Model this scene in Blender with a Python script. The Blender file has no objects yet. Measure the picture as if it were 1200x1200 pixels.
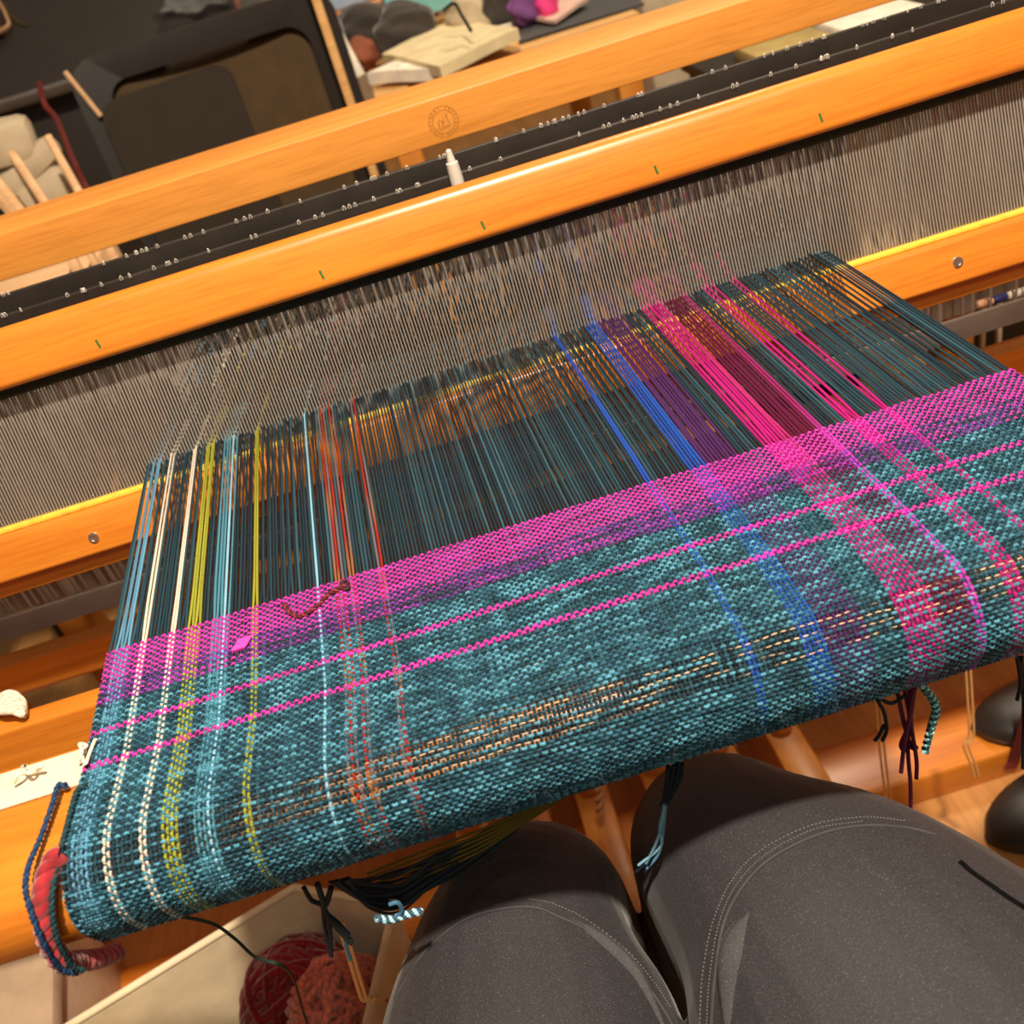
import bpy, bmesh, math, random
import numpy as np
from mathutils import Vector, Matrix
from mathutils.bvhtree import BVHTree

rnd = random.Random(7)
rng = np.random.default_rng(7)
SC = bpy.context.scene
COL = SC.collection

# ------------------------------------------------------------------ camera
Z0 = 0.75                      # height of the warp line above the floor
CAM_H = 0.335                  # camera above the warp line
F_PX = 1150.0
PITCH = math.radians(34.8)
RC, RS = 0.954, 0.2995         # roll of the hand-held camera
cd = bpy.data.cameras.new('camera')
cam = bpy.data.objects.new('camera', cd)
COL.objects.link(cam)
SC.camera = cam
cd.sensor_width = 36.0
cd.lens = F_PX / 1200.0 * 36.0
cd.clip_start = 0.01
fw = Vector((0, math.cos(PITCH), -math.sin(PITCH)))
up = Vector((0, math.sin(PITCH), math.cos(PITCH)))
rt = Vector((1, 0, 0))
cr = (RC * rt - RS * up).normalized()
cu = (RS * rt + RC * up).normalized()
cam.matrix_world = Matrix(((cr.x, cu.x, -fw.x, 0), (cr.y, cu.y, -fw.y, 0),
                           (cr.z, cu.z, -fw.z, Z0 + CAM_H), (0, 0, 0, 1)))
cd.dof.use_dof = True
cd.dof.focus_distance = 0.60
cd.dof.aperture_fstop = 9.0

# ------------------------------------------------------------------ light and exposure
vs = SC.view_settings
vs.view_transform = 'Standard'
vs.look = 'None'
vs.gamma = 1.0
vs.use_curve_mapping = False
vs.exposure = 0.0
SC.cycles.use_denoising = True
SC.cycles.max_bounces = 6
w = bpy.data.worlds.new('room_ambience')
SC.world = w
w.use_nodes = True
w.node_tree.nodes['Background'].inputs[0].default_value = (1.0, 0.80, 0.58, 1)
w.node_tree.nodes['Background'].inputs[1].default_value = 0.15


def area(name, loc, size, power, color, target):
    l = bpy.data.lights.new(name, 'AREA')
    l.shape = 'DISK'
    l.size = size
    l.energy = power
    l.color = color
    o = bpy.data.objects.new(name, l)
    COL.objects.link(o)
    o.location = loc
    d = Vector(target) - Vector(loc)
    o.rotation_euler = d.to_track_quat('-Z', 'Y').to_euler()
    return o


area('ceiling_spot', (0.18, -0.12, Z0 + 1.55), 0.09, 66, (1.0, 0.84, 0.66), (0.05, 0.55, Z0))
area('fill_light_behind', (0.55, -1.0, 2.4), 0.4, 9, (1.0, 0.84, 0.66), (0.0, 0.4, 0.7))  # fill light added behind the weaver to brighten the front roll and bin
area('background_fill', (0.8, 2.3, 2.5), 0.4, 24, (1.0, 0.82, 0.62), (0.3, 2.2, 0.7))  # fill light added over the bench to brighten the background


# ------------------------------------------------------------------ helpers
def ray_dir(px, py):
    dx, dy = px - 600.0, py - 600.0
    u, v = RC * dx - RS * dy, RS * dx + RC * dy
    return Vector((u, F_PX * math.cos(PITCH) - v * math.sin(PITCH), -F_PX * math.sin(PITCH) - v * math.cos(PITCH)))


CAMP = Vector((0, 0, Z0 + CAM_H))


def at_y(px, py, y):
    r = ray_dir(px, py)
    return CAMP + r * (y / r.y)


def at_z(px, py, z):
    r = ray_dir(px, py)
    return CAMP + r * ((z - CAMP.z) / r.z)


ROOT = {}


def thing(name, label, cat, loc=(0, 0, 0), group=None):
    o = bpy.data.objects.new(name, None)
    COL.objects.link(o)
    o.location = loc
    o.empty_display_size = 0.02
    o['label'] = label
    o['category'] = cat
    if group:
        o['group'] = group
    ROOT[o] = Vector(loc)
    return o


def mesh_obj(name, verts, faces, mat, parent=None, smooth=False, label=None, kind=None):
    """verts in world coordinates; one linked mesh object"""
    v = np.asarray(verts, dtype=np.float32).reshape(-1, 3)
    off = Vector((0, 0, 0))
    if parent is not None:
        off = ROOT[parent]
        v = v - np.array(off, dtype=np.float32)
    me = bpy.data.meshes.new(name)
    if isinstance(faces, np.ndarray):
        nf, k = faces.shape
        me.vertices.add(len(v))
        me.vertices.foreach_set('co', v.ravel())
        me.loops.add(nf * k)
        me.loops.foreach_set('vertex_index', faces.astype(np.int32).ravel())
        me.polygons.add(nf)
        me.polygons.foreach_set('loop_start', np.arange(0, nf * k, k, dtype=np.int32))
        me.update(calc_edges=True)
    else:
        me.from_pydata(v.tolist(), [], faces)
        me.update()
    if smooth:
        me.polygons.foreach_set('use_smooth', np.ones(len(me.polygons), dtype=bool))
    if mat:
        me.materials.append(mat)
    o = bpy.data.objects.new(name, me)
    COL.objects.link(o)
    if parent is not None:
        o.parent = parent
    ROOT[o] = off
    if label:
        o['label'] = label
    if kind:
        o['kind'] = kind
    return o


def bm_obj(name, bm, mat, parent=None, smooth=True, label=None, kind=None):
    bm.verts.index_update()
    vs_ = [v.co[:] for v in bm.verts]
    fs_ = [[v.index for v in f.verts] for f in bm.faces]
    bm.free()
    o = mesh_obj(name, vs_, fs_, mat, parent, False, label, kind)
    if smooth:
        for p in o.data.polygons:
            p.use_smooth = True
        o.data.set_sharp_from_angle(angle=math.radians(35))
    return o


def tag(o, label, cat, group=None):
    o['label'] = label
    o['category'] = cat
    if group:
        o['group'] = group
    return o


def rounded(profile, r, seg=4):
    """round the corners of a closed (y,z) polygon; r is a number or a list"""
    n = len(profile)
    out = []
    for i in range(n):
        ri = r[i] if isinstance(r, (list, tuple)) else r
        p = Vector(profile[i])
        a = Vector(profile[i - 1]) - p
        b = Vector(profile[(i + 1) % n]) - p
        if ri <= 0:
            out.append(tuple(p))
            continue
        ang = a.angle(b)
        d = min(ri / math.tan(ang / 2), a.length * .49, b.length * .49)
        rr = d * math.tan(ang / 2)
        bis = (a.normalized() + b.normalized()).normalized()
        c = p + bis * (rr / math.sin(ang / 2))
        s = p + a.normalized() * d - c
        e = p + b.normalized() * d - c
        tot = s.angle_signed(e)
        for k in range(seg + 1):
            v = s.copy()
            v.rotate(Matrix.Rotation(-tot * k / seg, 2))
            out.append(tuple(c + v))
    return out


def bm_prism_x(bm, x0, x1, prof, end=0.0015):
    """extrude a (y,z) polygon along x, with slightly softened ends"""
    cy = sum(p[0] for p in prof) / len(prof)
    cz = sum(p[1] for p in prof) / len(prof)
    hy = max(abs(p[0] - cy) for p in prof)
    hz = max(abs(p[1] - cz) for p in prof)
    rings = []
    for x, sh in ((x0, 1), (x0 + end, 0), (x1 - end, 0), (x1, 1)):
        ky, kz = 1 - sh * end / hy, 1 - sh * end / hz
        rings.append([bm.verts.new((x, cy + (p[0] - cy) * ky, cz + (p[1] - cz) * kz)) for p in prof])
    n = len(prof)
    for a, b in zip(rings, rings[1:]):
        for i in range(n):
            bm.faces.new((a[i], a[(i + 1) % n], b[(i + 1) % n], b[i]))
    bm.faces.new(rings[0][::-1])
    bm.faces.new(rings[-1])
    bmesh.ops.recalc_face_normals(bm, faces=bm.faces)


def beam_x(name, x0, x1, prof, r, mat, parent, **kw):
    bm = bmesh.new()
    bm_prism_x(bm, x0, x1, rounded(prof, r))
    return bm_obj(name, bm, mat, parent, **kw)


def rect(y0, y1, z0, z1):
    return [(y0, z0), (y1, z0), (y1, z1), (y0, z1)]


def bm_box(bm, c, size, bev=0.002, rot=None, seg=2):
    m = bmesh.ops.create_cube(bm, size=1.0)
    vs_ = m['verts']
    for v in vs_:
        v.co = Vector((v.co.x * size[0], v.co.y * size[1], v.co.z * size[2]))
    fs = {f for v in vs_ for f in v.link_faces}
    es = {e for v in vs_ for e in v.link_edges}
    if bev > 0:
        r = bmesh.ops.bevel(bm, geom=list(es), offset=bev, segments=seg, affect='EDGES', profile=.5)
        vs_ = list({v for f in r['faces'] for v in f.verts} | {v for v in vs_ if v.is_valid})
    M = (rot.to_4x4() if rot else Matrix.Identity(4))
    for v in vs_:
        v.co = M @ v.co + Vector(c)


def box(name, c, size, mat, parent=None, bev=0.002, rot=None, **kw):
    bm = bmesh.new()
    bm_box(bm, c, size, bev, rot)
    return bm_obj(name, bm, mat, parent, **kw)


def bm_lathe(bm, prof, origin, axis=Vector((0, 0, 1)), seg=20):
    """prof: (radius, height) list revolved about axis"""
    q = Vector((0, 0, 1)).rotation_difference(Vector(axis))
    rings = []
    for r, h in prof:
        if r < 1e-6:
            rings.append([bm.verts.new(q @ Vector((0, 0, h)) + Vector(origin))])
        else:
            rings.append([bm.verts.new(q @ Vector((r * math.cos(2 * math.pi * k / seg), r * math.sin(2 * math.pi * k / seg), h)) + Vector(origin)) for k in range(seg)])
    for a, b in zip(rings, rings[1:]):
        for k in range(seg):
            k2 = (k + 1) % seg
            if len(a) == 1 and len(b) == 1:
                continue
            if len(a) == 1:
                bm.faces.new((a[0], b[k], b[k2]))
            elif len(b) == 1:
                bm.faces.new((a[k], b[0], a[k2]))
            else:
                bm.faces.new((a[k], b[k], b[k2], a[k2]))
    bmesh.ops.recalc_face_normals(bm, faces=bm.faces)


def catmull(pts, n):
    P = [Vector(p) for p in pts]
    P = [2 * P[0] - P[1]] + P + [2 * P[-1] - P[-2]]
    out = []
    segs = len(P) - 3
    for k in range(n):
        t = k / (n - 1) * segs
        i = min(int(t), segs - 1)
        t -= i
        a, b, c, d = P[i:i + 4]
        out.append(0.5 * ((2 * b) + (c - a) * t + (2 * a - 5 * b + 4 * c - d) * t * t + (3 * b - a - 3 * c + d) * t ** 3))
    return np.array([p[:] for p in out])


def tubes(paths, ref, rn, rb, sides=5, phase=0.0):
    """paths (n,m,3), ref (n,m,3) rough up vector; returns verts, quads, angle(c,s), length"""
    P = np.asarray(paths, dtype=np.float64)
    n, m, _ = P.shape
    T = np.gradient(P, axis=1)
    T /= np.linalg.norm(T, axis=2, keepdims=True) + 1e-12
    R = np.broadcast_to(np.asarray(ref, dtype=np.float64), P.shape)
    B = np.cross(T, R)
    B /= np.linalg.norm(B, axis=2, keepdims=True) + 1e-12
    N = np.cross(B, T)
    ang = np.arange(sides) * 2 * np.pi / sides + phase
    rn = np.broadcast_to(np.asarray(rn, dtype=np.float64), (n, m))[:, :, None, None]
    rb = np.broadcast_to(np.asarray(rb, dtype=np.float64), (n, m))[:, :, None, None]
    V = P[:, :, None, :] + rn * np.cos(ang)[None, None, :, None] * N[:, :, None, :] + rb * np.sin(ang)[None, None, :, None] * B[:, :, None, :]
    L = np.concatenate([np.zeros((n, 1)), np.cumsum(np.linalg.norm(np.diff(P, axis=1), axis=2), axis=1)], axis=1)
    idx = np.arange(n * m * sides).reshape(n, m, sides)
    a = idx[:, :-1, :]
    b = idx[:, 1:, :]
    Q = np.stack([a, np.roll(a, -1, 2), np.roll(b, -1, 2), b], axis=-1).reshape(-1, 4)
    tw = np.zeros((n, m, sides, 3))
    tw[..., 0] = np.cos(ang)
    tw[..., 1] = np.sin(ang)
    tw[..., 2] = L[:, :, None]
    return V.reshape(-1, 3), Q, tw.reshape(-1, 3)


def yarn_obj(name, parts, mat, parent, label=None, kind=None):
    """parts: list of (verts, quads, tw, col(n,3) per vertex)"""
    Vs, Qs, Ts, Cs = [], [], [], []
    o = 0
    for V, Q, T, C in parts:
        Vs.append(V)
        Qs.append(Q + o)
        Ts.append(T)
        Cs.append(np.broadcast_to(np.asarray(C, dtype=np.float64), V.shape))
        o += len(V)
    V = np.concatenate(Vs)
    ob = mesh_obj(name, V, np.concatenate(Qs), mat, parent, True, label, kind)
    me = ob.data
    a = me.attributes.new('twist', 'FLOAT_VECTOR', 'POINT')
    a.data.foreach_set('vector', np.concatenate(Ts).astype(np.float32).ravel())
    c = me.attributes.new('dye', 'FLOAT_COLOR', 'POINT')
    cc = np.ones((len(V), 4), dtype=np.float32)
    cc[:, :3] = np.concatenate(Cs)
    c.data.foreach_set('color', cc.ravel())
    return ob


def strand(pts, r, col, n=None, sides=6, ref=(0.3, -0.5, 0.8), taper=0.0):
    n = n or max(12, 6 * len(pts))
    P = catmull(pts, n)[None]
    rr = np.full((1, n), r)
    if taper:
        rr[0, -max(2, n // 8):] *= np.linspace(1, 1 - taper, max(2, n // 8))
    V, Q, T = tubes(P, np.array(ref, dtype=float), rr, rr, sides)
    return V, Q, T, np.array(col, dtype=float)


def plied(pts, R, r, plies, pitch, cols, n=60, sides=6):
    """several strands twisted round one centre line"""
    P = catmull(pts, n)
    T = np.gradient(P, axis=0)
    T /= np.linalg.norm(T, axis=1, keepdims=True)
    ref = np.array((0.31, -0.52, 0.8))
    B = np.cross(T, ref)
    B /= np.linalg.norm(B, axis=1, keepdims=True)
    N = np.cross(B, T)
    L = np.concatenate([[0], np.cumsum(np.linalg.norm(np.diff(P, axis=0), axis=1))])
    out = []
    for k in range(plies):
        th = 2 * np.pi * (L / pitch + k / plies)
        C = P + R * (np.cos(th)[:, None] * N + np.sin(th)[:, None] * B)
        V, Q, W = tubes(C[None], ref, r, r, sides)
        out.append((V, Q, W, np.array(cols[k % len(cols)], dtype=float)))
    return out


# ------------------------------------------------------------------ materials
def new_mat(name):
    m = bpy.data.materials.new(name)
    m.use_nodes = True
    nt = m.node_tree
    b = nt.nodes['Principled BSDF']
    return m, nt, b


def link(nt, a, b):
    nt.links.new(a, b)


def plain(name, col, rough=.6, metal=0.0, var=.12, scale=30, bump=0.0, bscale=200, spec=.5, sheen=0.0, trans=0.0):
    m, nt, b = new_mat(name)
    tc = nt.nodes.new('ShaderNodeTexCoord')
    nz = nt.nodes.new('ShaderNodeTexNoise')
    nz.inputs['Scale'].default_value = scale
    nz.inputs['Detail'].default_value = 4
    link(nt, tc.outputs['Object'], nz.inputs['Vector'])
    rp = nt.nodes.new('ShaderNodeValToRGB')
    rp.color_ramp.elements[0].position = .3
    rp.color_ramp.elements[1].position = .7
    rp.color_ramp.elements[0].color = (*[c * (1 - var) for c in col], 1)
    rp.color_ramp.elements[1].color = (*[min(1, c * (1 + var)) for c in col], 1)
    link(nt, nz.outputs['Fac'], rp.inputs['Fac'])
    link(nt, rp.outputs['Color'], b.inputs['Base Color'])
    b.inputs['Roughness'].default_value = rough
    b.inputs['Metallic'].default_value = metal
    b.inputs['Specular IOR Level'].default_value = spec
    if sheen:
        b.inputs['Sheen Weight'].default_value = sheen
    if trans:
        b.inputs['Transmission Weight'].default_value = trans
    if bump:
        n2 = nt.nodes.new('ShaderNodeTexNoise')
        n2.inputs['Scale'].default_value = bscale
        n2.inputs['Detail'].default_value = 3
        link(nt, tc.outputs['Object'], n2.inputs['Vector'])
        bp = nt.nodes.new('ShaderNodeBump')
        bp.inputs['Strength'].default_value = bump
        bp.inputs['Distance'].default_value = .001
        link(nt, n2.outputs['Fac'], bp.inputs['Height'])
        link(nt, bp.outputs['Normal'], b.inputs['Normal'])
    return m


def wood(name, c_light, c_dark, rough=.38, axis=0, grain=(2.2, 42, 42), pore=.25, coat=0.25):
    m, nt, b = new_mat(name)
    tc = nt.nodes.new('ShaderNodeTexCoord')
    mp = nt.nodes.new('ShaderNodeMapping')
    sc = list(grain)
    if axis == 1:
        sc = [grain[1], grain[0], grain[2]]
    elif axis == 2:
        sc = [grain[1], grain[2], grain[0]]
    mp.inputs['Scale'].default_value = sc
    link(nt, tc.outputs['Object'], mp.inputs['Vector'])
    n1 = nt.nodes.new('ShaderNodeTexNoise')
    n1.inputs['Scale'].default_value = 1.0
    n1.inputs['Detail'].default_value = 6
    n1.inputs['Distortion'].default_value = .6
    link(nt, mp.outputs['Vector'], n1.inputs['Vector'])
    n2 = nt.nodes.new('ShaderNodeTexNoise')
    n2.inputs['Scale'].default_value = 9.0
    n2.inputs['Detail'].default_value = 3
    link(nt, mp.outputs['Vector'], n2.inputs['Vector'])
    rp = nt.nodes.new('ShaderNodeValToRGB')
    rp.color_ramp.elements[0].position = .32
    rp.color_ramp.elements[1].position = .66
    rp.color_ramp.elements[0].color = (*c_dark, 1)
    rp.color_ramp.elements[1].color = (*c_light, 1)
    link(nt, n1.outputs['Fac'], rp.inputs['Fac'])
    mx = nt.nodes.new('ShaderNodeMix')
    mx.data_type = 'RGBA'
    mx.blend_type = 'MULTIPLY'
    mx.inputs['Factor'].default_value = pore
    link(nt, rp.outputs['Color'], mx.inputs[6])
    r2 = nt.nodes.new('ShaderNodeValToRGB')
    r2.color_ramp.elements[0].position = .35
    r2.color_ramp.elements[1].position = .55
    r2.color_ramp.elements[0].color = (.45, .36, .28, 1)
    link(nt, n2.outputs['Fac'], r2.inputs['Fac'])
    link(nt, r2.outputs['Color'], mx.inputs[7])
    link(nt, mx.outputs[2], b.inputs['Base Color'])
    b.inputs['Roughness'].default_value = rough
    b.inputs['Coat Weight'].default_value = coat
    b.inputs['Coat Roughness'].default_value = .22
    bp = nt.nodes.new('ShaderNodeBump')
    bp.inputs['Strength'].default_value = .12
    bp.inputs['Distance'].default_value = .0006
    link(nt, n2.outputs['Fac'], bp.inputs['Height'])
    link(nt, bp.outputs['Normal'], b.inputs['Normal'])
    return m


def yarn_mat(name, rough=.55, pitch=.0011, sheen=.15, contrast=.45, spec=.35):
    """dye colour from the yarn itself, ply twist from the tube's own angle and length"""
    m, nt, b = new_mat(name)
    dye = nt.nodes.new('ShaderNodeAttribute')
    dye.attribute_name = 'dye'
    tw = nt.nodes.new('ShaderNodeAttribute')
    tw.attribute_name = 'twist'
    sp = nt.nodes.new('ShaderNodeSeparateXYZ')
    link(nt, tw.outputs['Vector'], sp.inputs[0])

    def math_(op, a, bb):
        n = nt.nodes.new('ShaderNodeMath')
        n.operation = op
        for i, q in enumerate((a, bb)):
            if q is None:
                continue
            if isinstance(q, (int, float)):
                n.inputs[i].default_value = q
            else:
                link(nt, q, n.inputs[i])
        return n.outputs[0]
    k = math_('MULTIPLY', sp.outputs[2], 2 * math.pi / pitch)
    s = math_('MULTIPLY', math_('SINE', k, None), sp.outputs[0])
    c = math_('MULTIPLY', math_('COSINE', k, None), sp.outputs[1])
    st = math_('ADD', s, c)
    h = math_('MULTIPLY_ADD', st, .5)
    nt.nodes[-1].inputs[2].default_value = .5
    tc = nt.nodes.new('ShaderNodeTexCoord')
    nz = nt.nodes.new('ShaderNodeTexNoise')
    nz.inputs['Scale'].default_value = 900
    nz.inputs['Detail'].default_value = 2
    link(nt, tc.outputs['Object'], nz.inputs['Vector'])
    hh = math_('ADD', math_('MULTIPLY', h, .6), math_('MULTIPLY', nz.outputs['Fac'], .55))
    rp = nt.nodes.new('ShaderNodeValToRGB')
    rp.color_ramp.elements[0].position = .2
    rp.color_ramp.elements[1].position = .8
    lo = 1 - contrast
    hi = 1 + contrast
    rp.color_ramp.elements[0].color = (lo, lo, lo, 1)
    rp.color_ramp.elements[1].color = (hi, hi, hi, 1)
    link(nt, hh, rp.inputs['Fac'])
    mx = nt.nodes.new('ShaderNodeMix')
    mx.data_type = 'RGBA'
    mx.blend_type = 'MULTIPLY'
    mx.inputs['Factor'].default_value = 1
    link(nt, dye.outputs['Color'], mx.inputs[6])
    link(nt, rp.outputs['Color'], mx.inputs[7])
    link(nt, mx.outputs[2], b.inputs['Base Color'])
    b.inputs['Roughness'].default_value = rough
    b.inputs['Specular IOR Level'].default_value = spec
    b.inputs['Sheen Weight'].default_value = sheen
    bp = nt.nodes.new('ShaderNodeBump')
    bp.inputs['Strength'].default_value = .6
    bp.inputs['Distance'].default_value = .0003
    link(nt, hh, bp.inputs['Height'])
    link(nt, bp.outputs['Normal'], b.inputs['Normal'])
    return m


M = {}
M['beech'] = wood('oiled_beech', (.72, .245, .024), (.58, .170, .014), rough=.36)
M['castle'] = wood('pale_oiled_beech', (.80, .33, .060), (.68, .25, .036), rough=.5, coat=.1)
M['beech_y'] = wood('oiled_beech_lengthwise', (.74, .30, .045), (.60, .20, .025), axis=1)
M['beech_z'] = wood('oiled_beech_upright', (.74, .30, .045), (.60, .20, .025), axis=2)
M['floor'] = wood('floor_boards', (.62, .30, .09), (.48, .21, .055), rough=.5, axis=1, grain=(1.2, 14, 14), coat=.05)
M['bench'] = wood('bench_wood', (.78, .46, .17), (.62, .33, .10), rough=.55, coat=0)
M['stick'] = wood('pale_stick', (.80, .52, .28), (.66, .38, .18), rough=.6, coat=0)
M['steel'] = plain('reed_steel', (.44, .40, .35), rough=.45, metal=.6, var=.08)
M['heddle'] = plain('heddle_steel', (.40, .34, .29), rough=.45, metal=.35, var=.1)
M['bright'] = plain('bright_steel', (.85, .83, .80), rough=.25, metal=1, var=.03)
M['barsteel'] = plain('bar_steel', (.30, .265, .23), rough=.45, metal=.2, var=.1)
M['darkbar'] = plain('dark_bar', (.028, .022, .018), rough=.5, metal=.2, var=.2)
M['greentape'] = plain('dark_green_binding', (.006, .018, .012), rough=.7, var=.3, bump=.4, bscale=900)
M['yellowtape'] = plain('yellow_binding', (.80, .52, .05), rough=.75, var=.15, scale=120, bump=.4, bscale=900)
M['greenpencil'] = plain('green_pencil', (.008, .16, .03), rough=.7)
M['stamp'] = plain('burnt_stamp', (.42, .17, .03), rough=.7)
M['white_tape'] = plain('white_cotton', (.68, .59, .45), rough=.85, bump=.5, bscale=700, sheen=.2)
M['yarn'] = yarn_mat('dyed_wool', sheen=0.0, spec=.22, rough=.6)
M['warp'] = yarn_mat('dyed_warp_wool', contrast=.4, rough=.65, pitch=.0014, sheen=0.0, spec=.18)
M['roving'] = yarn_mat('thick_wool', rough=.85, pitch=.007, contrast=.22, sheen=.5, spec=.15)
M['mesh'] = plain('chair_mesh', (.075, .042, .014), rough=.8, bump=1.0, bscale=500)
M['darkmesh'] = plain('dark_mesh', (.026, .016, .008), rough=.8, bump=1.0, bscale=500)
M['plastic'] = plain('black_plastic', (.018, .014, .012), rough=.5)
M['void'] = plain('dark_board', (.034, .027, .023), rough=.45, var=.08)
M['rim'] = plain('grey_rim', (.16, .14, .125), rough=.5)
M['rubber'] = plain('black_rubber', (.022, .019, .017), rough=.38)
M['canvas'] = plain('cream_canvas', (.84, .70, .46), rough=.85, bump=.25, bscale=900, sheen=.2)
M['cream'] = plain('cream_paper', (.74, .62, .36), rough=.8)
M['whitepaper'] = plain('white_paper', (.88, .80, .66), rough=.8)
M['olive'] = plain('olive_card', (.42, .30, .10), rough=.8)
M['blackcloth'] = plain('black_cloth', (.022, .020, .020), rough=.9, sheen=.2)
M['brown'] = plain('brown_leather', (.16, .055, .03), rough=.5, bump=.3)
M['tan'] = plain('tan_leather', (.58, .32, .17), rough=.6)
M['pinkcloth'] = plain('pink_cloth', (.70, .48, .38), rough=.9)
M['hotpink'] = plain('hot_pink_felt', (.85, .06, .28), rough=.8)
M['purple'] = plain('purple_yarn', (.22, .08, .28), rough=.9, bump=.8, bscale=120)
M['darkyarn'] = plain('dark_brown_wool', (.040, .032, .026), rough=.95, bump=1, bscale=160, sheen=.3)
M['rustyarn'] = plain('rust_wool', (.25, .07, .03), rough=.95, bump=1, bscale=160)
M['teal'] = plain('teal_plastic', (.22, .62, .64), rough=.35)
M['bluebit'] = plain('pale_blue_plastic', (.35, .52, .72), rough=.35)
M['burlap'] = plain('beige_cloth', (.52, .42, .28), rough=.9, bump=.6, bscale=300)
M['redstrap'] = plain('red_webbing', (.15, .014, .008), rough=.8, bump=.5, bscale=500)
M['wall'] = plain('painted_wall', (.60, .45, .30), rough=.9)
M['panel'] = plain('beige_panel', (.50, .36, .24), rough=.6)
M['navy'] = plain('navy_plastic', (.03, .04, .16), rough=.4)
M['peach'] = plain('peach_plastic', (.85, .48, .28), rough=.4)
M['paleplastic'] = plain('pale_grey_metal', (.62, .58, .52), rough=.4, var=.05)
M['loop'] = plain('polished_wire', (.85, .80, .72), rough=.25, metal=.3, var=.03)
M['pocket'] = plain('black_pocket_binding', (.0025, .0022, .0022), rough=.95, spec=.1)
M['clear'] = plain('clear_plastic', (.75, .75, .75), rough=.12, trans=.9, var=.02)


def trouser_mat():
    m, nt, b = new_mat('dark_grey_twill')
    tc = nt.nodes.new('ShaderNodeTexCoord')
    nz = nt.nodes.new('ShaderNodeTexNoise')
    nz.inputs['Scale'].default_value = 1300
    nz.inputs['Detail'].default_value = 2
    link(nt, tc.outputs['Object'], nz.inputs['Vector'])
    wv = nt.nodes.new('ShaderNodeTexWave')
    wv.bands_direction = 'DIAGONAL'
    wv.inputs['Scale'].default_value = 330
    wv.inputs['Distortion'].default_value = .6
    link(nt, tc.outputs['Object'], wv.inputs['Vector'])
    rp = nt.nodes.new('ShaderNodeValToRGB')
    e = rp.color_ramp.elements
    e[0].position, e[0].color = .30, (.0155, .0150, .0180, 1)
    e[1].position, e[1].color = .62, (.033, .0315, .037, 1)
    x = e.new(.76)
    x.color = (.12, .115, .115, 1)
    link(nt, nz.outputs['Fac'], rp.inputs['Fac'])
    mx = nt.nodes.new('ShaderNodeMix')
    mx.data_type = 'RGBA'
    mx.blend_type = 'MULTIPLY'
    mx.inputs['Factor'].default_value = .22
    link(nt, rp.outputs['Color'], mx.inputs[6])
    link(nt, wv.outputs['Color'], mx.inputs[7])
    link(nt, mx.outputs[2], b.inputs['Base Color'])
    b.inputs['Roughness'].default_value = .68
    b.inputs['Sheen Weight'].default_value = .12
    b.inputs['Sheen Roughness'].default_value = .4
    bp = nt.nodes.new('ShaderNodeBump')
    bp.inputs['Strength'].default_value = .35
    bp.inputs['Distance'].default_value = .0005
    link(nt, nz.outputs['Fac'], bp.inputs['Height'])
    link(nt, bp.outputs['Normal'], b.inputs['Normal'])
    return m


M['twill'] = trouser_mat()
M['seam'] = plain('seam_fabric', (.030, .028, .030), rough=.7)
M['stitch'] = plain('grey_stitching', (.15, .14, .135), rough=.8)


def Z(z):
    return Z0 + z


# ------------------------------------------------------------------ room
fl = box('floor', (0.2, 1.6, -0.025), (7, 7, 0.05), M['floor'], bev=0)
fl['kind'] = 'structure'
wb = box('wall_back', (0.2, 5.05, 1.3), (7, 0.1, 2.6), M['wall'], bev=0)
wb['kind'] = 'structure'

# ------------------------------------------------------------------ loom
LX0, LX1 = -0.76, 0.80
loom = thing('floor_loom', 'oiled orange beech floor loom holding the striped teal weaving', 'loom', (0.05, 0.6, 0))
# breast beam: rounded front, flat top just under the cloth
bprof = [(.397, Z(-.058)), (.397, Z(-.0025))] + [(.3345 - .0275 * math.sin(a), Z(-.030) + .0275 * math.cos(a)) for a in np.linspace(0, 2.35, 16)]
beam_x('breast_beam', LX0, LX1, bprof, 0, M['beech'], loom)
beam_x('knee_beam', LX0 + .02, LX1 - .02, rect(.578, .598, Z(-.215), Z(-.120)), .003, M['beech'], loom)
beam_x('lower_castle_beam', LX0 + .02, LX1 - .02, rect(.742, .760, Z(-.216), Z(-.177)), [.012, .002, .002, .002], M['beech'], loom)
beam_x('guide_bar', LX0 + .02, LX1 - .02, rect(.772, .782, Z(-.215), Z(-.189)), .002, M['beech'], loom)
castle = beam_x('castle_beam', LX0, LX1 + .05, rect(1.0, 1.085, Z(.0857), Z(.128)), [.0012, .003, .004, .002], M['castle'], loom)
beam_x('back_beam', LX0, LX1, rect(1.33, 1.38, Z(-.145), Z(-.082)), [.01, .01, .02, .02], M['beech'], loom)
beam_x('warp_beam', LX0, LX1, [(1.25 + .045 * math.cos(a), Z(-.34) + .045 * math.sin(a)) for a in np.linspace(0, 2 * math.pi, 9)[:-1]], 0, M['beech'], loom)
beam_x('cloth_beam', LX0, LX1, [(.66 + .035 * math.cos(a), Z(-.27) + .035 * math.sin(a)) for a in np.linspace(0, 2 * math.pi, 9)[:-1]], 0, M['beech'], loom)
beam_x('base_board', LX0, LX1, rect(.705, .787, 0.001, .048), [.002, .002, .003, .006], M['beech'], loom)
beam_x('rear_board', LX0, LX1, rect(.90, .925, .03, .26), .003, M['beech'], loom)
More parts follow.
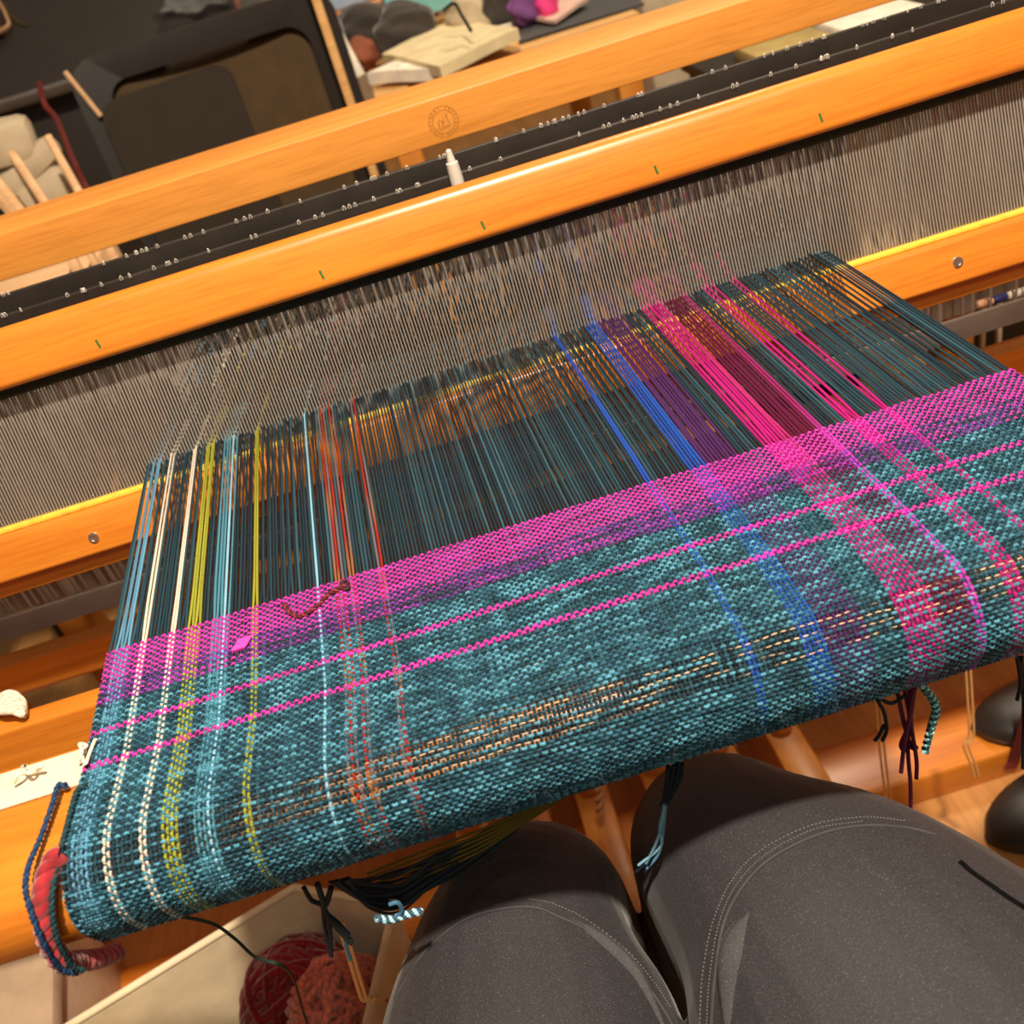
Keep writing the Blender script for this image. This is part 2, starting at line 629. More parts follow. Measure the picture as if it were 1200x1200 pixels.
for sx in (LX0, LX1):
    for (y, zt) in ((.35, Z(-.08)), (1.04, Z(.086)), (1.355, Z(-.075))):
        box('upright_post', (sx + (.03 if sx < 0 else -.03), y, zt / 2 + .02), (.045, .07, zt - .04), M['beech_z'], loom, bev=.004)
    box('side_rail', (sx + (.03 if sx < 0 else -.03), .85, .03), (.05, 1.2, .06), M['beech_y'], loom, bev=.004)
    box('side_rail', (sx + (.03 if sx < 0 else -.03), .85, Z(-.12)), (.04, 1.1, .06), M['beech_y'], loom, bev=.004)
# treadles, hinged at the back, with rounded pegs
for k, x in enumerate((-.16, -.085, -.01, .072, .15, .23)):
    rot = Matrix.Rotation(math.radians(-7), 3, 'X')
    tr = box('treadle', (x, .80, .115), (.042, .52, .022), M['beech_y'], loom, bev=.006, rot=rot)
    for yy, zz in ((.872, .134 - .009), (.772, .134 + .003)):
        bm = bmesh.new()
        bm_lathe(bm, [(0, .010), (.008, .009), (.0125, .004), (.0135, -.004)], (x, yy, zz - .001 + .0))
        ROOT[tr] = ROOT[loom]
        bm_obj('peg', bm, M['beech'], tr)

# stamped emblem on the castle beam: two rings, a ring of marks and a monogram
ec = Vector((.0502, 1.0, Z(.1045)))


def ring_pts(r, n=40, a0=0.0, a1=2 * math.pi):
    return [(ec.x + r * math.cos(a0 + (a1 - a0) * k / (n - 1)), ec.y - .0001, ec.z + r * math.sin(a0 + (a1 - a0) * k / (n - 1))) for k in range(n)]


em = []
for r in (.0145, .0108):
    P = np.array(ring_pts(r))[None]
    V, Q, T = tubes(P, np.array((0, -1.0, 0)), .00012, .00038, 4)
    em.append((V, Q))
for k in range(22):
    if k in (5, 16):
        continue
    a = 2 * math.pi * k / 22
    p = np.array([(ec.x + r * math.cos(a + t), ec.y - .0001, ec.z + r * math.sin(a + t)) for r, t in ((.0118, 0), (.0136, .02 * (k % 3)))])[None]
    V, Q, T = tubes(p, np.array((0, -1.0, 0)), .00012, .0004 + .0003 * (k % 2), 4)
    em.append((V, Q))
for pl in ([(-.0052, -.005), (-.0052, .001), (-.0035, .003), (-.0015, .001), (-.0015, -.005)],
           [(-.0005, -.002), (.0005, .006), (.0022, -.001), (.0038, .006), (.0052, -.004)],
           [(-.006, -.0062), (.006, -.0052)], [(.0014, -.004), (.0036, -.004)]):
    p = np.array([(ec.x + x, ec.y - .0001, ec.z + z) for x, z in pl])[None]
    V, Q, T = tubes(p, np.array((0, -1.0, 0)), .00012, .0005, 4)
    em.append((V, Q))
o = 0
VV, QQ = [], []
for V, Q in em:
    VV.append(V)
    QQ.append(Q + o)
    o += len(V)
mesh_obj('stamped_emblem', np.concatenate(VV), np.concatenate(QQ), M['stamp'], loom, label='round burnt-in maker emblem with a monogram')

# ------------------------------------------------------------------ beater and reed
TH = math.radians(18)
RY = .689
rs, rc_ = math.sin(TH), math.cos(TH)


def RP(s, n=0.0):
    """point in the reed's own frame: s up the reed, n towards the weaver -> (y,z)"""
    return (RY + s * rs - n * rc_, Z(s * rc_ + n * rs))


beater = thing('beater', 'wooden swinging beater framing the steel reed above the warp', 'beater', (0.05, .66, 0.1))
BX0, BX1 = -.68, .72
FN = .026     # how far the rail faces stand in front of the reed


def rp_rect(s0, s1, n0, n1):
    return [RP(s0, n1), RP(s0, n0), RP(s1, n0), RP(s1, n1)]


beam_x('top_rail', BX0, BX1, rp_rect(.0865, .128, -.017, FN), [.005, .004, .006, .0085], M['beech'], beater)
beam_x('bottom_rail', BX0, BX1, rp_rect(-.052, -.0165, -.016, .012), [.003, .003, .002, .0045], M['beech'], beater)
beam_x('lower_rail', BX0, BX1, rp_rect(-.066, -.0525, -.018, -.002), .002, M['beech'], beater)
for sx in (BX0 + .02, BX1 - .02):
    bm = bmesh.new()
    rot = Matrix.Rotation(-TH, 3, 'X')
    y0, z0 = RP(-.27, -.03)
    bm_box(bm, (sx, y0, z0), (.03, .022, .78), .003, rot)
    bm_obj('side_arm', bm, M['beech_z'], beater)
nd = Vector((0, -rc_, rs))
for (px, py) in ((110, 630), (1122, 307)):
    best = None
    r = ray_dir(px, py)
    c = Vector((0, *RP(-.03, .012)))
    t = (c - CAMP).dot(nd) / r.dot(nd)
    p = CAMP + r * t
    bm = bmesh.new()
    bm_lathe(bm, [(.0024, .0006), (.0026, .0014), (.0040, .0012), (.0043, .0004), (.0043, -.001)], p, nd, 20)
    bm_lathe(bm, [(0, .0002), (.0024, .0006)], p, nd, 20)
    bm_obj('screw', bm, M['bright'], beater)
for (px, py) in ((115, 403), (377, 322), (566, 264), (769, 199), (962, 138)):
    r = ray_dir(px, py)
    c = Vector((0, *RP(.1, FN)))
    t = (c - CAMP).dot(nd) / r.dot(nd)
    p = CAMP + r * t
    q = Vector((0, rs, rc_))
    P = np.array([(p + nd * .00005 + q * a + Vector((b, 0, 0)))[:] for a, b in ((-.0032, .0006), (0, 0), (.0032, -.0005))])[None]
    V, Q, T = tubes(P, np.array(nd[:]), .00015, .0008, 4)
    mesh_obj('pencil_mark', V, Q, M['greenpencil'], beater)

reed = thing('reed', 'long steel weaving reed bound with dark green tape above and yellow below', 'reed', (0.05, RY, Z(-.02)))
RX0, RX1 = -.60, .64
nw = int((RX1 - RX0) / .00248)
xs = RX0 + .00248 * np.arange(nw)
hw, hd = .00044, .0012
s0, s1 = -.018, .094
base = []
for s in (s0, s1):
    for (dx, dn) in ((-hw, hd), (hw, hd), (hw, -hd), (-hw, -hd)):
        y, z = RP(s, dn)
        base.append((dx, y, z))
base = np.array(base)
V = base[None] + np.stack([xs, 0 * xs, 0 * xs], -1)[:, None, :]
fq = np.array([(0, 1, 5, 4), (1, 2, 6, 5), (2, 3, 7, 6), (3, 0, 4, 7)])
Q = (fq[None] + 8 * np.arange(nw)[:, None, None]).reshape(-1, 4)
mesh_obj('reed_wires', V.reshape(-1, 3), Q, M['steel'], reed, kind='stuff', label='fine upright steel reed wires')
beam_x('top_binding', RX0 - .004, RX1 + .004, rp_rect(.0795, .0925, -.006, .0065), .003, M['greentape'], reed, label='dark green binding tape')
beam_x('bottom_binding', RX0 - .004, RX1 + .004, rp_rect(-.0168, -.0118, -.005, .0055), .002, M['yellowtape'], reed, label='yellow binding tape')
for sx in (RX0 - .008, RX1 + .008):
    bm = bmesh.new()
    y0, z0 = RP(.038, 0)
    bm_box(bm, (sx, y0, z0), (.008, .011, .112), .001, Matrix.Rotation(-TH, 3, 'X'))
    bm_obj('end_strip', bm, M['steel'], reed)

# ------------------------------------------------------------------ heddle shafts
SHY = (.795, .84, .885, .93)
NAMES = ('heddle shaft nearest the reed with dark steel bars', 'heddle shaft second behind the reed',
         'heddle shaft third behind the reed', 'heddle shaft farthest behind the reed beside the castle beam')
for k, y in enumerate(SHY):
    sh = thing('heddle_shaft', NAMES[k] + ', hung with steel heddles', 'heddle shaft', (0.05, y, Z(-.18)), 'heddle shafts behind the reed')
    zt = (.112, .1155, .094, .090)[k]
    beam_x('top_bar', -.62, .66, rect(y - .002, y + .002, Z(zt - .026), Z(zt)), .0008, M['darkbar'], sh)
    beam_x('bottom_bar', -.62, .66, rect(y - .002, y + .002, Z(-.182), Z(-.158)), .0008, M['barsteel'], sh, label='grey steel bottom bar')
    for sx in (-.625, .665):
        box('end_hook', (sx, y, Z(-.04)), (.008, .006, .31), M['barsteel'], sh, bev=.001)
    hx = list(np.linspace(-.20, .36, 63) + rng.normal(0, .0012, 63))
    hx += list(-.58 + .34 * rng.random(90) ** .9) + list(.42 + .12 * rng.random(12))
    hx = np.array(sorted(hx))
    bw = .0006
    vv, qq = [], []
    for i, x in enumerate(hx):
        top = zt - .003
        jig = rng.normal(0, .0015)
        tw_ = rng.normal(0, .5)
        c, s_ = math.cos(tw_) * bw * 2.0, math.sin(tw_) * bw * 2.0
        zs = (-.164, -.02, -.004, .012, top)
        wd = (1, 1, 2.4, 1, 1)
        b0 = len(vv)
        for z, wdt in zip(zs, wd):
            xx = x + jig * (z + .16) / .3
            for sg in (-1, 1):
                vv.append((xx + sg * c * wdt, y + .0045 + sg * s_ * wdt, Z(z)))
        for q in range(4):
            a = b0 + 2 * q
            qq.append((a, a + 1, a + 3, a + 2))
    mesh_obj('heddles', vv, np.array(qq), M['heddle'], sh, kind='stuff', label='row of thin flat steel heddles')
    # bright loop ends standing above the bar
    if k < 2:
        tl = []
        for x in sorted(rng.uniform(-.58, .62, 84)):
            yw_ = rnd.uniform(-.9, .9)
            P = np.array([(x + .0010 * math.cos(a) * math.cos(yw_), y - .0030 + .0010 * math.cos(a) * math.sin(yw_), Z(zt + .0002) + .0021 * math.sin(a)) for a in np.linspace(-.6, math.pi + .6, 9)])[None]
            V, Q, T = tubes(P, np.array((0, 1.0, .01)), .00034, .00034, 4)
            tl.append((V, Q))
        o = 0
        VV, QQ = [], []
        for V, Q in tl:
            VV.append(V)
            QQ.append(Q + o)
            o += len(V)
        mesh_obj('heddle_loops', np.concatenate(VV), np.concatenate(QQ), M['loop'], sh, kind='stuff', smooth=True, label='bright wire loop ends on the bar')
    if k == 0:
        bm = bmesh.new()
        p = at_y(533, 203, y - .006)
        bm_lathe(bm, [(0, .0195), (.0022, .018), (.0034, .009), (.0048, .0085), (.0055, -.004), (.0055, -.014)], p, Vector((0, 0, 1)), 16)
        bm_obj('hanger_pin', bm, M['paleplastic'], sh, label='pale pointed metal hanger pin')

# ------------------------------------------------------------------ the web on the loom
FELL = .4662
CY, RR = .3345, .0290
LIFT = .0016
S_FLAT = FELL - CY
PHI = 1.95


def surf(s):
    """s forward from the fell -> y, z, ny, nz (arrays)"""
    s = np.asarray(s, dtype=float)
    y = FELL - s
    z = np.zeros_like(s)
    ny = np.zeros_like(s)
    nz = np.ones_like(s)
    ph = np.clip((s - S_FLAT) / RR, 0, PHI)
    m = s > S_FLAT
    y = np.where(m, CY - RR * np.sin(ph), y)
    z = np.where(m, -RR + RR * np.cos(ph), z)
    ny = np.where(m, -np.sin(ph), ny)
    nz = np.where(m, np.cos(ph), nz)
    ex = s - S_FLAT - RR * PHI
    e = ex > 0
    y = np.where(e, y - np.cos(PHI) * ex, y)
    z = np.where(e, z - np.sin(PHI) * ex, z)
    return y, z + LIFT, ny, nz


def web_x(fr, s):
    """fraction across the web -> x, the web draws in a little towards the weaver"""
    s = np.asarray(s, dtype=float)
    l = np.interp(s, [-.5, -.2228, 0, .087, .14, .20, .26], [-.2225, -.2579, -.2494, -.2462, -.2485, -.2530, -.248])
    r = np.interp(s, [-.5, -.2228, 0, .087, .14, .20, .26], [.3250, .2921, .3029, .3066, .3085, .3085, .304])
    return l + (r - l) * fr


NE = 252
PP = .00222
NPK = 92
TEAL = np.array((.016, .070, .108))
NAVY = np.array((.010, .030, .055))
PALE = np.array((.052, .180, .250))
WHITE = (.54, .50, .42)
LIME = (.235, .25, .028)
SKY = (.085, .23, .36)
SKY2 = (.16, .34, .46)
RED = (.22, .016, .010)
BLUE = (.010, .050, .27)
PURP = (.045, .012, .075)
MAG = (.32, .006, .135)
MAR = (.085, .004, .035)
VIO = (.36, .03, .36)
CW = {}   # end index -> (part name, colour)


def stripe(fr, n, name, col):
    c = fr * NE
    i0 = int(round(c - n / 2))
    for i in range(i0, i0 + n):
        CW[i] = (name, np.array(col))


stripe(.018, 5, 'pale_blue_edge_stripe', SKY)
stripe(.0377, 2, 'white_stripe', WHITE)
stripe(.0700, 2, 'white_stripe.b', WHITE)
stripe(.0963, 4, 'lime_stripe', LIME)
stripe(.1245, 5, 'pale_blue_stripe', SKY)
stripe(.1275, 1, 'pale_blue_stripe', SKY2)
stripe(.1617, 2, 'lime_stripe.b', LIME)
stripe(.233, 1, 'pale_blue_thread', SKY2)
stripe(.2545, 3, 'red_stripe', RED)
stripe(.268, 2, 'red_stripe', RED)
stripe(.300, 2, 'red_stripe.b', RED)
stripe(.600, 2, 'blue_stripe', BLUE)
stripe(.6515, 5, 'blue_stripe.b', BLUE)
stripe(.682, 9, 'purple_stripe', PURP)
stripe(.7400, 6, 'magenta_stripe', MAG)
stripe(.7700, 10, 'maroon_stripe', MAR)
stripe(.7910, 2, 'violet_stripe', VIO)
stripe(.8270, 4, 'magenta_stripe.b', MAG)
stripe(.8600, 2, 'magenta_stripe.c', MAG)

ROOTW = (0.027, .35, Z(0))
web = thing('handwoven_cloth', 'teal plaid handwoven cloth with magenta, lime, white and blue stripes over the front beam', 'cloth', ROOTW)

# weft sequence: colour of every pick, from the fell towards the weaver
pick_name, pick_col, pick_r = [], [], []
for j in range(NPK):
    d = j * PP
    nm, c, rr = 'teal_weft', None, 1.0
    if j < 12:
        nm, c = 'magenta_weft_band', (.44, .030, .31)
    elif j < 21:
        nm, c = 'variegated_weft_band', 'var'
    elif j in (29, 30):
        nm, c = 'pink_weft_line', (.54, .035, .33)
    elif j in (40, 41):
        nm, c = 'pink_weft_line.b', (.54, .035, .33)
    elif 63 <= j <= 70 and j % 2 == 0:
        nm, c, rr = 'peach_weft_flecks', 'fleck', .31  # peach colour stands in for lit beam wood seen through holes
    pick_name.append(nm)
    pick_col.append(c)
    pick_r.append(rr)

AW, AF = .00074, .00086
RWN, RWB = .00070, .00083
RFN, RFB = .00074, .00084
# ---- warp ends
sj = PP * (np.arange(NPK) + .6)
sub = 3
sw = np.arange(0, NPK * sub) / sub * PP
s_open = np.concatenate([[-.88, -.70, -.55, -.44, -.35, -.29, -.2228], np.linspace(-.205, -.012, 9), [-.004]])
s_all = np.concatenate([s_open, sw + .001])
m_all = len(s_all)
groups = {}
for i in range(NE):
    nm, c = CW.get(i, ('teal_warp', None))
    groups.setdefault(nm, []).append(i)
yb, zb, nyb, nzb = surf(s_all)


def mottled(n, m, seed, lo=NAVY, hi=PALE, mid=TEAL, k=18):
    """slow colour changes along hand-dyed yarn"""
    g = np.random.default_rng(seed)
    a = g.random((n, k))
    t = np.linspace(0, k - 1.001, m)
    i = t.astype(int)
    f = t - i
    v = a[:, i] * (1 - f) + a[:, np.minimum(i + 1, k - 1)] * f
    v = v[..., None]
    return np.where(v < .5, lo + (mid - lo) * (v / .5), mid + (hi - mid) * ((v - .5) / .5))


for gi, (nm, ends) in enumerate(groups.items()):
    n = len(ends)
    P = np.zeros((n, m_all, 3))
    ref = np.zeros((n, m_all, 3))
    for q, i in enumerate(ends):
        g = np.random.default_rng(1000 + i)
        fr = (i + .5) / NE
        x = web_x(fr, s_all)
        off = AW * (-1) ** i * np.cos(math.pi * (s_all - sj[0]) / PP)
        un = s_all < 0
        # open warp: slight irregular spacing and a shallow shed
        jit = g.normal(0, .00022)
        jz = g.normal(0, .0006) + (.0005 if i % 2 else -.0005)
        wgt = np.clip(-s_all / .03, 0, 1) * un
        x = x + jit * wgt
        off = np.where(un, jz * wgt + AW * (-1) ** i * .4 * (1 - wgt), off)
        y = yb + nyb * off
        z = zb + nzb * off
        # behind the reed: through the heddles, over the back beam
        bk = s_all < -.3
        z = np.where(bk, z + (g.choice([-.012, .0, .009]) if True else 0) * np.exp(-((s_all + .39) / .08) ** 2), z)
        z = np.where(s_all < -.46, z + (s_all + .46) * .19, z)
        P[q, :, 0] = x
        P[q, :, 1] = y
        P[q, :, 2] = Z0 + z
        ref[q, :, 1] = nyb
        ref[q, :, 2] = nzb
    opn = (np.clip(-s_all / .008, 0, 1) * np.interp(s_all, [-.22, -.135, -.10], [-.8, -.5, 2.6]))[None, :]
    V, Q, T = tubes(P, ref, RWN * (1 + .05 * opn), RWB * (1 + .10 * opn), 5, .3)
    col = np.zeros((n, m_all, 3))
    if nm == 'teal_warp':
        col = mottled(n, m_all, 5, lo=NAVY * .5, mid=TEAL * .42, hi=PALE * .45, k=9)
        shade = rng.uniform(.5, 1.25, (n, 1, 1))
        col = col * shade
        col = col * .85 + np.array((.004, .005, .006))
    else:
        for q, i in enumerate(ends):
            g = np.random.default_rng(50 + i)
            cc = CW[i][1]
            col[q] = cc * g.uniform(.8, 1.15)
            if 'red' in nm:
                t = s_all + .05 * q
                gray = np.array((.10, .09, .11))
                org = np.array((.28, .12, .05))
                f = .5 + .5 * np.sin(t * 38 + i)
                col[q] = np.where((f > .62)[:, None], RED, np.where((f > .35)[:, None], org * .7, gray))
            if 'violet' in nm:
                f = np.clip((s_all + .02) / .05, 0, 1)[:, None]
                col[q] = np.array((.20, .014, .09)) * (1 - f) + np.array(VIO) * f
            if 'maroon' in nm and g.random() < .3:
                col[q] = np.array((.32, .015, .12))
            if 'purple' in nm and g.random() < .12:
                col[q] = TEAL * .6
            if 'pale_blue_edge' in nm and g.random() < .4:
                col[q] = TEAL
            if 'pale_blue_stripe' in nm and g.random() < .3:
                col[q] = PALE
    C = np.repeat(col[:, :, None, :], 5, axis=2).reshape(-1, 3)
    base_nm = nm.split('.')[0]
    lab = None if nm == 'teal_warp' else base_nm.replace('_', ' ') + ' of warp yarn'
    yarn_obj(base_nm if nm != 'teal_warp' else 'teal_warp', [(V, Q, T, C)], M['warp'], web, lab, 'stuff')

# ---- weft picks
subx = 3
mx_ = NE * subx + 1
frx = np.linspace(-.0012, 1.0012, mx_)
pk = {}
for j in range(NPK):
    pk.setdefault(pick_name[j], []).append(j)
for nm, picks in pk.items():
    n = len(picks)
    P = np.zeros((n, mx_, 3))
    ref = np.zeros((n, mx_, 3))
    rn = np.zeros((n, mx_))
    rb = np.zeros((n, mx_))
    col = np.zeros((n, mx_, 3))
    for q, j in enumerate(picks):
        g = np.random.default_rng(3000 + j)
        wob = catmull([(g.normal(0, .00026), 0, 0) for _ in range(60)], mx_)[:, 0]
        s = sj[j] + wob
        y, z, ny, nz = surf(s)
        ph = math.pi * (frx * NE - .5)
        off = -AF * (-1) ** j * np.cos(ph) * (.40 if pick_r[j] < 1 else 1)
        P[q, :, 0] = web_x(frx, s)
        P[q, :, 1] = y + ny * off
        P[q, :, 2] = Z0 + z + nz * off
        ref[q, :, 1] = ny
        ref[q, :, 2] = nz
        k = pick_r[j]
        fat = 1 + .13 * catmull([(g.normal(0, 1), 0, 0) for _ in range(60)], mx_)[:, 0]
        rn[q] = RFN * k * fat
        rb[q] = RFB * k * fat
        c = pick_col[j]
        if c is None:
            col[q] = mottled(1, mx_, 7000 + j, lo=TEAL * .45, mid=TEAL * 1.35, hi=PALE * 1.75, k=90)[0]
        elif c == 'fleck':
            t = catmull([(g.random(), 0, 0) for _ in range(70)], mx_)[:, 0:1]
            t = np.clip((t - .25) * 4, 0, 1) * np.clip((frx[:, None] - .12) / .25, .0, 1)
            col[q] = TEAL * .8 + (np.array((.74, .56, .36)) - TEAL * .8) * t
        elif c == 'var':
            t = catmull([(g.random(), 0, 0) for _ in range(26)], mx_)[:, 0:1] + .55 * (catmull([(g.random(), 0, 0) for _ in range(130)], mx_)[:, 0:1] - .5)
            a, b2, c2 = np.array((.44, .035, .31)), np.array((.15, .03, .27)), np.array((.03, .028, .06))
            t = np.clip(t - .04 * (j - 12) + .12, 0, 1)
            col[q] = np.where(t > .5, b2 + (a - b2) * (t - .5) * 2, c2 + (b2 - c2) * t * 2)
        else:
            v = catmull([(g.uniform(.75, 1.2), 0, 0) for _ in range(30)], mx_)[:, 0:1]
            col[q] = np.array(c) * v
    V, Q, T = tubes(P, ref, rn, rb, 5, .3)
    C = np.repeat(col[:, :, None, :], 5, axis=2).reshape(-1, 3)
    base_nm = nm.split('.')[0]
    yarn_obj(base_nm, [(V, Q, T, C)], M['yarn'], web, None if nm == 'teal_weft' else base_nm.replace('_', ' '), 'stuff')


def wp(fr, s, lift=0.0):
    y, z, ny, nz = surf(np.array([s]))
    x = web_x(fr, np.array([s]))
    return (float(x[0]), float(y[0] + ny[0] * lift), float(Z0 + z[0] + nz[0] * lift))


# yarn ends lying on and hanging from the cloth
DARK = (.006, .012, .020)
ZL = .0022
on = [at_z(px, py, Z(.0035)) for px, py in ((410, 684), (398, 690), (385, 697), (370, 712), (352, 722), (340, 718), (333, 708))]
yarn_obj('loose_tail', plied(on, .0008, .0009, 2, .006, [(.07, .010, .016), (.19, .022, .035)], 60), M['yarn'], web, label='dark red loose yarn tail')
kn = [at_z(px, py, Z(.0035)) for px, py in ((406, 679), (400, 684), (409, 688), (402, 692))]
yarn_obj('tail_knot', [strand(kn, .0012, (.05, .012, .02))], M['yarn'], web)
tu = [at_z(px, py, Z(.004)) for px, py in ((287, 748), (283, 755), (278, 762))]
yarn_obj('yarn_tuft', [strand([Vector(a) + Vector((dx, 0, 0)) for a in tu], .0011, (.68, .06, .42)) for dx in (-.003, -.0015, 0, .0015, .003)], M['yarn'], web, label='bright magenta tuft')


def hang(pix, y):
    return [at_y(px, py, y) for px, py in pix]


# two floating yarns at the left selvedge, looping down round the beam
def on_beam(pix_lift):
    out = []
    for px, py, n in pix_lift:
        v = RS * (px - 600) + RC * (py - 600)
        # intersect the ray with the beam's rolled outline
        r = ray_dir(px, py)
        best = None
        for s in np.linspace(0, S_FLAT + RR * 1.75, 500):
            y, z, ny, nz = surf(np.array([s]))
            t = y[0] / r.y
            p = CAMP + r * t
            d = abs(p.z - Z0 - z[0])
            if best is None or d < best[0]:
                best = (d, p, ny[0], nz[0])
        out.append(best[1] + Vector((0, best[2], best[3])) * n)
    return out


yarn_obj('selvedge_yarn', plied(on_beam([(104, 921, .001), (94, 929, .002), (88, 945, .002), (80, 975, .002), (72, 1010, .003), (69, 1050, .007), (73, 1082, .009), (88, 1108, .010), (100, 1118, .008)]),
                                .0008, .00095, 2, .0055, [(.008, .03, .04), (.014, .05, .055)], 90), M['yarn'], web, label='dark green floating edge yarn')
yarn_obj('selvedge_yarn', plied(on_beam([(80, 922, .001), (71, 924, .002), (64, 945, .002), (50, 985, .002), (43, 1020, .007), (45, 1045, .010), (58, 1080, .011), (74, 1108, .011), (92, 1121, .008)]),
                                .0008, .00095, 2, .0055, [(.008, .025, .075), (.014, .05, .12)], 90), M['yarn'], web, label='navy blue floating edge yarn')

YH = .345   # yarn ends hang just behind the cloth's front edge
grp = []


def tassel(name, label, strands, mat=None):
    return yarn_obj(name, strands, mat or M['yarn'], web, label)


tassel('hanging_tail', 'thick pale teal twisted tail', plied(hang([(1080, 802), (1092, 818), (1097, 832), (1092, 850), (1084, 882)], .325), .0011, .0014, 2, .0045, [(.24, .58, .62), (.03, .09, .11)], 60))
tassel('hanging_tail', 'plum tassel of loose threads', [strand(hang(p, .335 + .002 * k), .0013, (.10, .012, .05)) for k, p in enumerate((
    [(1070, 806), (1066, 840), (1060, 870), (1056, 905)], [(1066, 806), (1068, 850), (1074, 890), (1074, 912)],
    [(1052, 812), (1060, 850), (1068, 875), (1075, 876)], [(1072, 806), (1064, 870), (1067, 920), (1067, 965)], [(1060, 808), (1066, 845), (1056, 872), (1060, 880)]))])
tassel('hanging_tail', 'short black tail', [strand(hang(p, .335), .0011, DARK) for p in ([(1028, 820), (1036, 835), (1039, 855), (1034, 868)], [(1036, 850), (1030, 862), (1025, 868)], [(1030, 818), (1045, 824), (1062, 814)])])
tassel('hanging_tail', 'black tail at the far end', [strand(hang(p, .335), .0012, DARK) for p in ([(1192, 770), (1196, 800), (1192, 820)], [(1197, 770), (1200, 830), (1199, 900)], [(1194, 775), (1202, 800), (1206, 840)])])
tassel('hanging_tail', 'sky blue tassel with dark tips', [strand(hang(p, .335), .0009, c) for p, c in (
    ([(778, 943), (776, 965), (768, 990), (757, 1012)], SKY2), ([(780, 943), (777, 975), (772, 1000), (758, 1018)], SKY), ([(779, 945), (773, 970), (774, 992), (748, 1014)], SKY2),
    ([(757, 1012), (752, 1016), (745, 1022)], DARK), ([(764, 1004), (760, 1016), (756, 1022)], DARK))])
tassel('hanging_tail', 'black knotted bundle above the blue tassel', [strand(hang(p, .337), .0013, DARK) for p in (
    [(790, 895), (786, 915), (780, 940)], [(796, 892), (792, 915), (782, 942)], [(783, 898), (781, 920), (778, 942)], [(799, 895), (797, 912), (785, 935), (774, 944)])])
tassel('hanging_tail', 'black knotted tail over the canvas bin', [strand(hang(p, .33), r, c) for p, r, c in (
    ([(356, 1040), (365, 1055), (378, 1062), (386, 1085), (388, 1120)], .0014, DARK), ([(372, 1036), (378, 1055), (382, 1070), (398, 1090), (412, 1105)], .0018, (.012, .02, .02)),
    ([(388, 1040), (384, 1055), (380, 1068), (395, 1082), (408, 1096)], .0018, DARK), ([(404, 1092), (406, 1110), (411, 1125)], .0012, (.03, .09, .13)), ([(380, 1062), (379, 1075), (384, 1105), (387, 1118)], .0012, DARK))])
bund = []
for k in range(34):
    a, b = rnd.uniform(0, 1), rnd.uniform(0, 1)
    yy = .322 + .03 * rnd.random()
    c = rnd.choice([DARK, DARK, (.010, .018, .03), (.012, .022, .022)])
    sag = 6 + 44 * a
    j_ = lambda q: rnd.uniform(-q, q)
    pts = [(386 + 24 * b, 1034 - 5 * b), (425 + 8 * a, 1028 + sag * .7 + j_(4)), (462 + 8 * b, 1018 + sag + j_(5)), (505, 1000 + sag * .8 + j_(5)), (548, 978 + sag * .75 + j_(5)), (600, 950 + sag * .5 + j_(4)), (655, 905 + sag * .25)]
    P_ = [at_y(px, py, yy + .012 * i) for i, (px, py) in enumerate(pts)]
    bund.append(strand(P_, rnd.uniform(.0007, .0011), c, 50))
tassel('yarn_bundle', 'bundle of black warp ends sweeping under the cloth', bund)
tassel('yarn_bundle', 'olive yarn ends under the cloth', [strand([at_y(px, py, .37) for px, py in ((430, 1024 + 5 * k), (500, 996 + 6 * k), (560, 974 + 5 * k), (610, 952 + 3 * k), (660, 925 + 2 * k))], .0009, (.10, .075, .008)) for k in range(6)])
tassel('hanging_tail', 'pale blue twisted tail under the bundle', plied(hang([(440, 1076), (455, 1078), (470, 1074), (483, 1070), (494, 1068)], .322), .0011, .0013, 2, .0045, [(.34, .62, .72), (.03, .07, .11)], 50)
       + [strand(hang([(456, 1060), (466, 1058), (471, 1068), (462, 1076)], .322), .0013, (.05, .14, .24))])
th = [strand(hang([(205, 1073), (248, 1082), (275, 1100), (300, 1122), (332, 1133)], .33) + [at_z(345, 1150, .42), at_z(352, 1175, .36), at_z(362, 1205, .32)], .0010, (.012, .028, .022), 60)]
tassel('hanging_tail', 'dark green thread trailing into the canvas bin', th)

# ------------------------------------------------------------------ fuzz of loose fibres on the cloth
nf = 1500
fr_ = rng.random(nf)
ss = rng.uniform(.0, S_FLAT + RR * 1.9, nf)
ss[:700] = S_FLAT + RR * rng.uniform(1.0, 1.9, 700)
y, z, ny, nz = surf(ss)
x = web_x(fr_, ss)
d = rng.normal(0, 1, (nf, 3))
P0 = np.stack([x, y + ny * .001, Z0 + z + nz * .001], -1)
P1 = P0 + d * .0016 + np.stack([0 * ny, ny, nz], -1) * .0014
P2 = P1 + rng.normal(0, 1, (nf, 3)) * .0018 + np.stack([0 * ny, ny, nz], -1) * .0004
V, Q, T = tubes(np.stack([P0, P1, P2], 1), np.array((.3, .2, .9)), .00004, .00004, 3)
yarn_obj('loose_fibres', [(V, Q, T, np.array((.12, .20, .22)))], M['yarn'], web, kind='stuff')

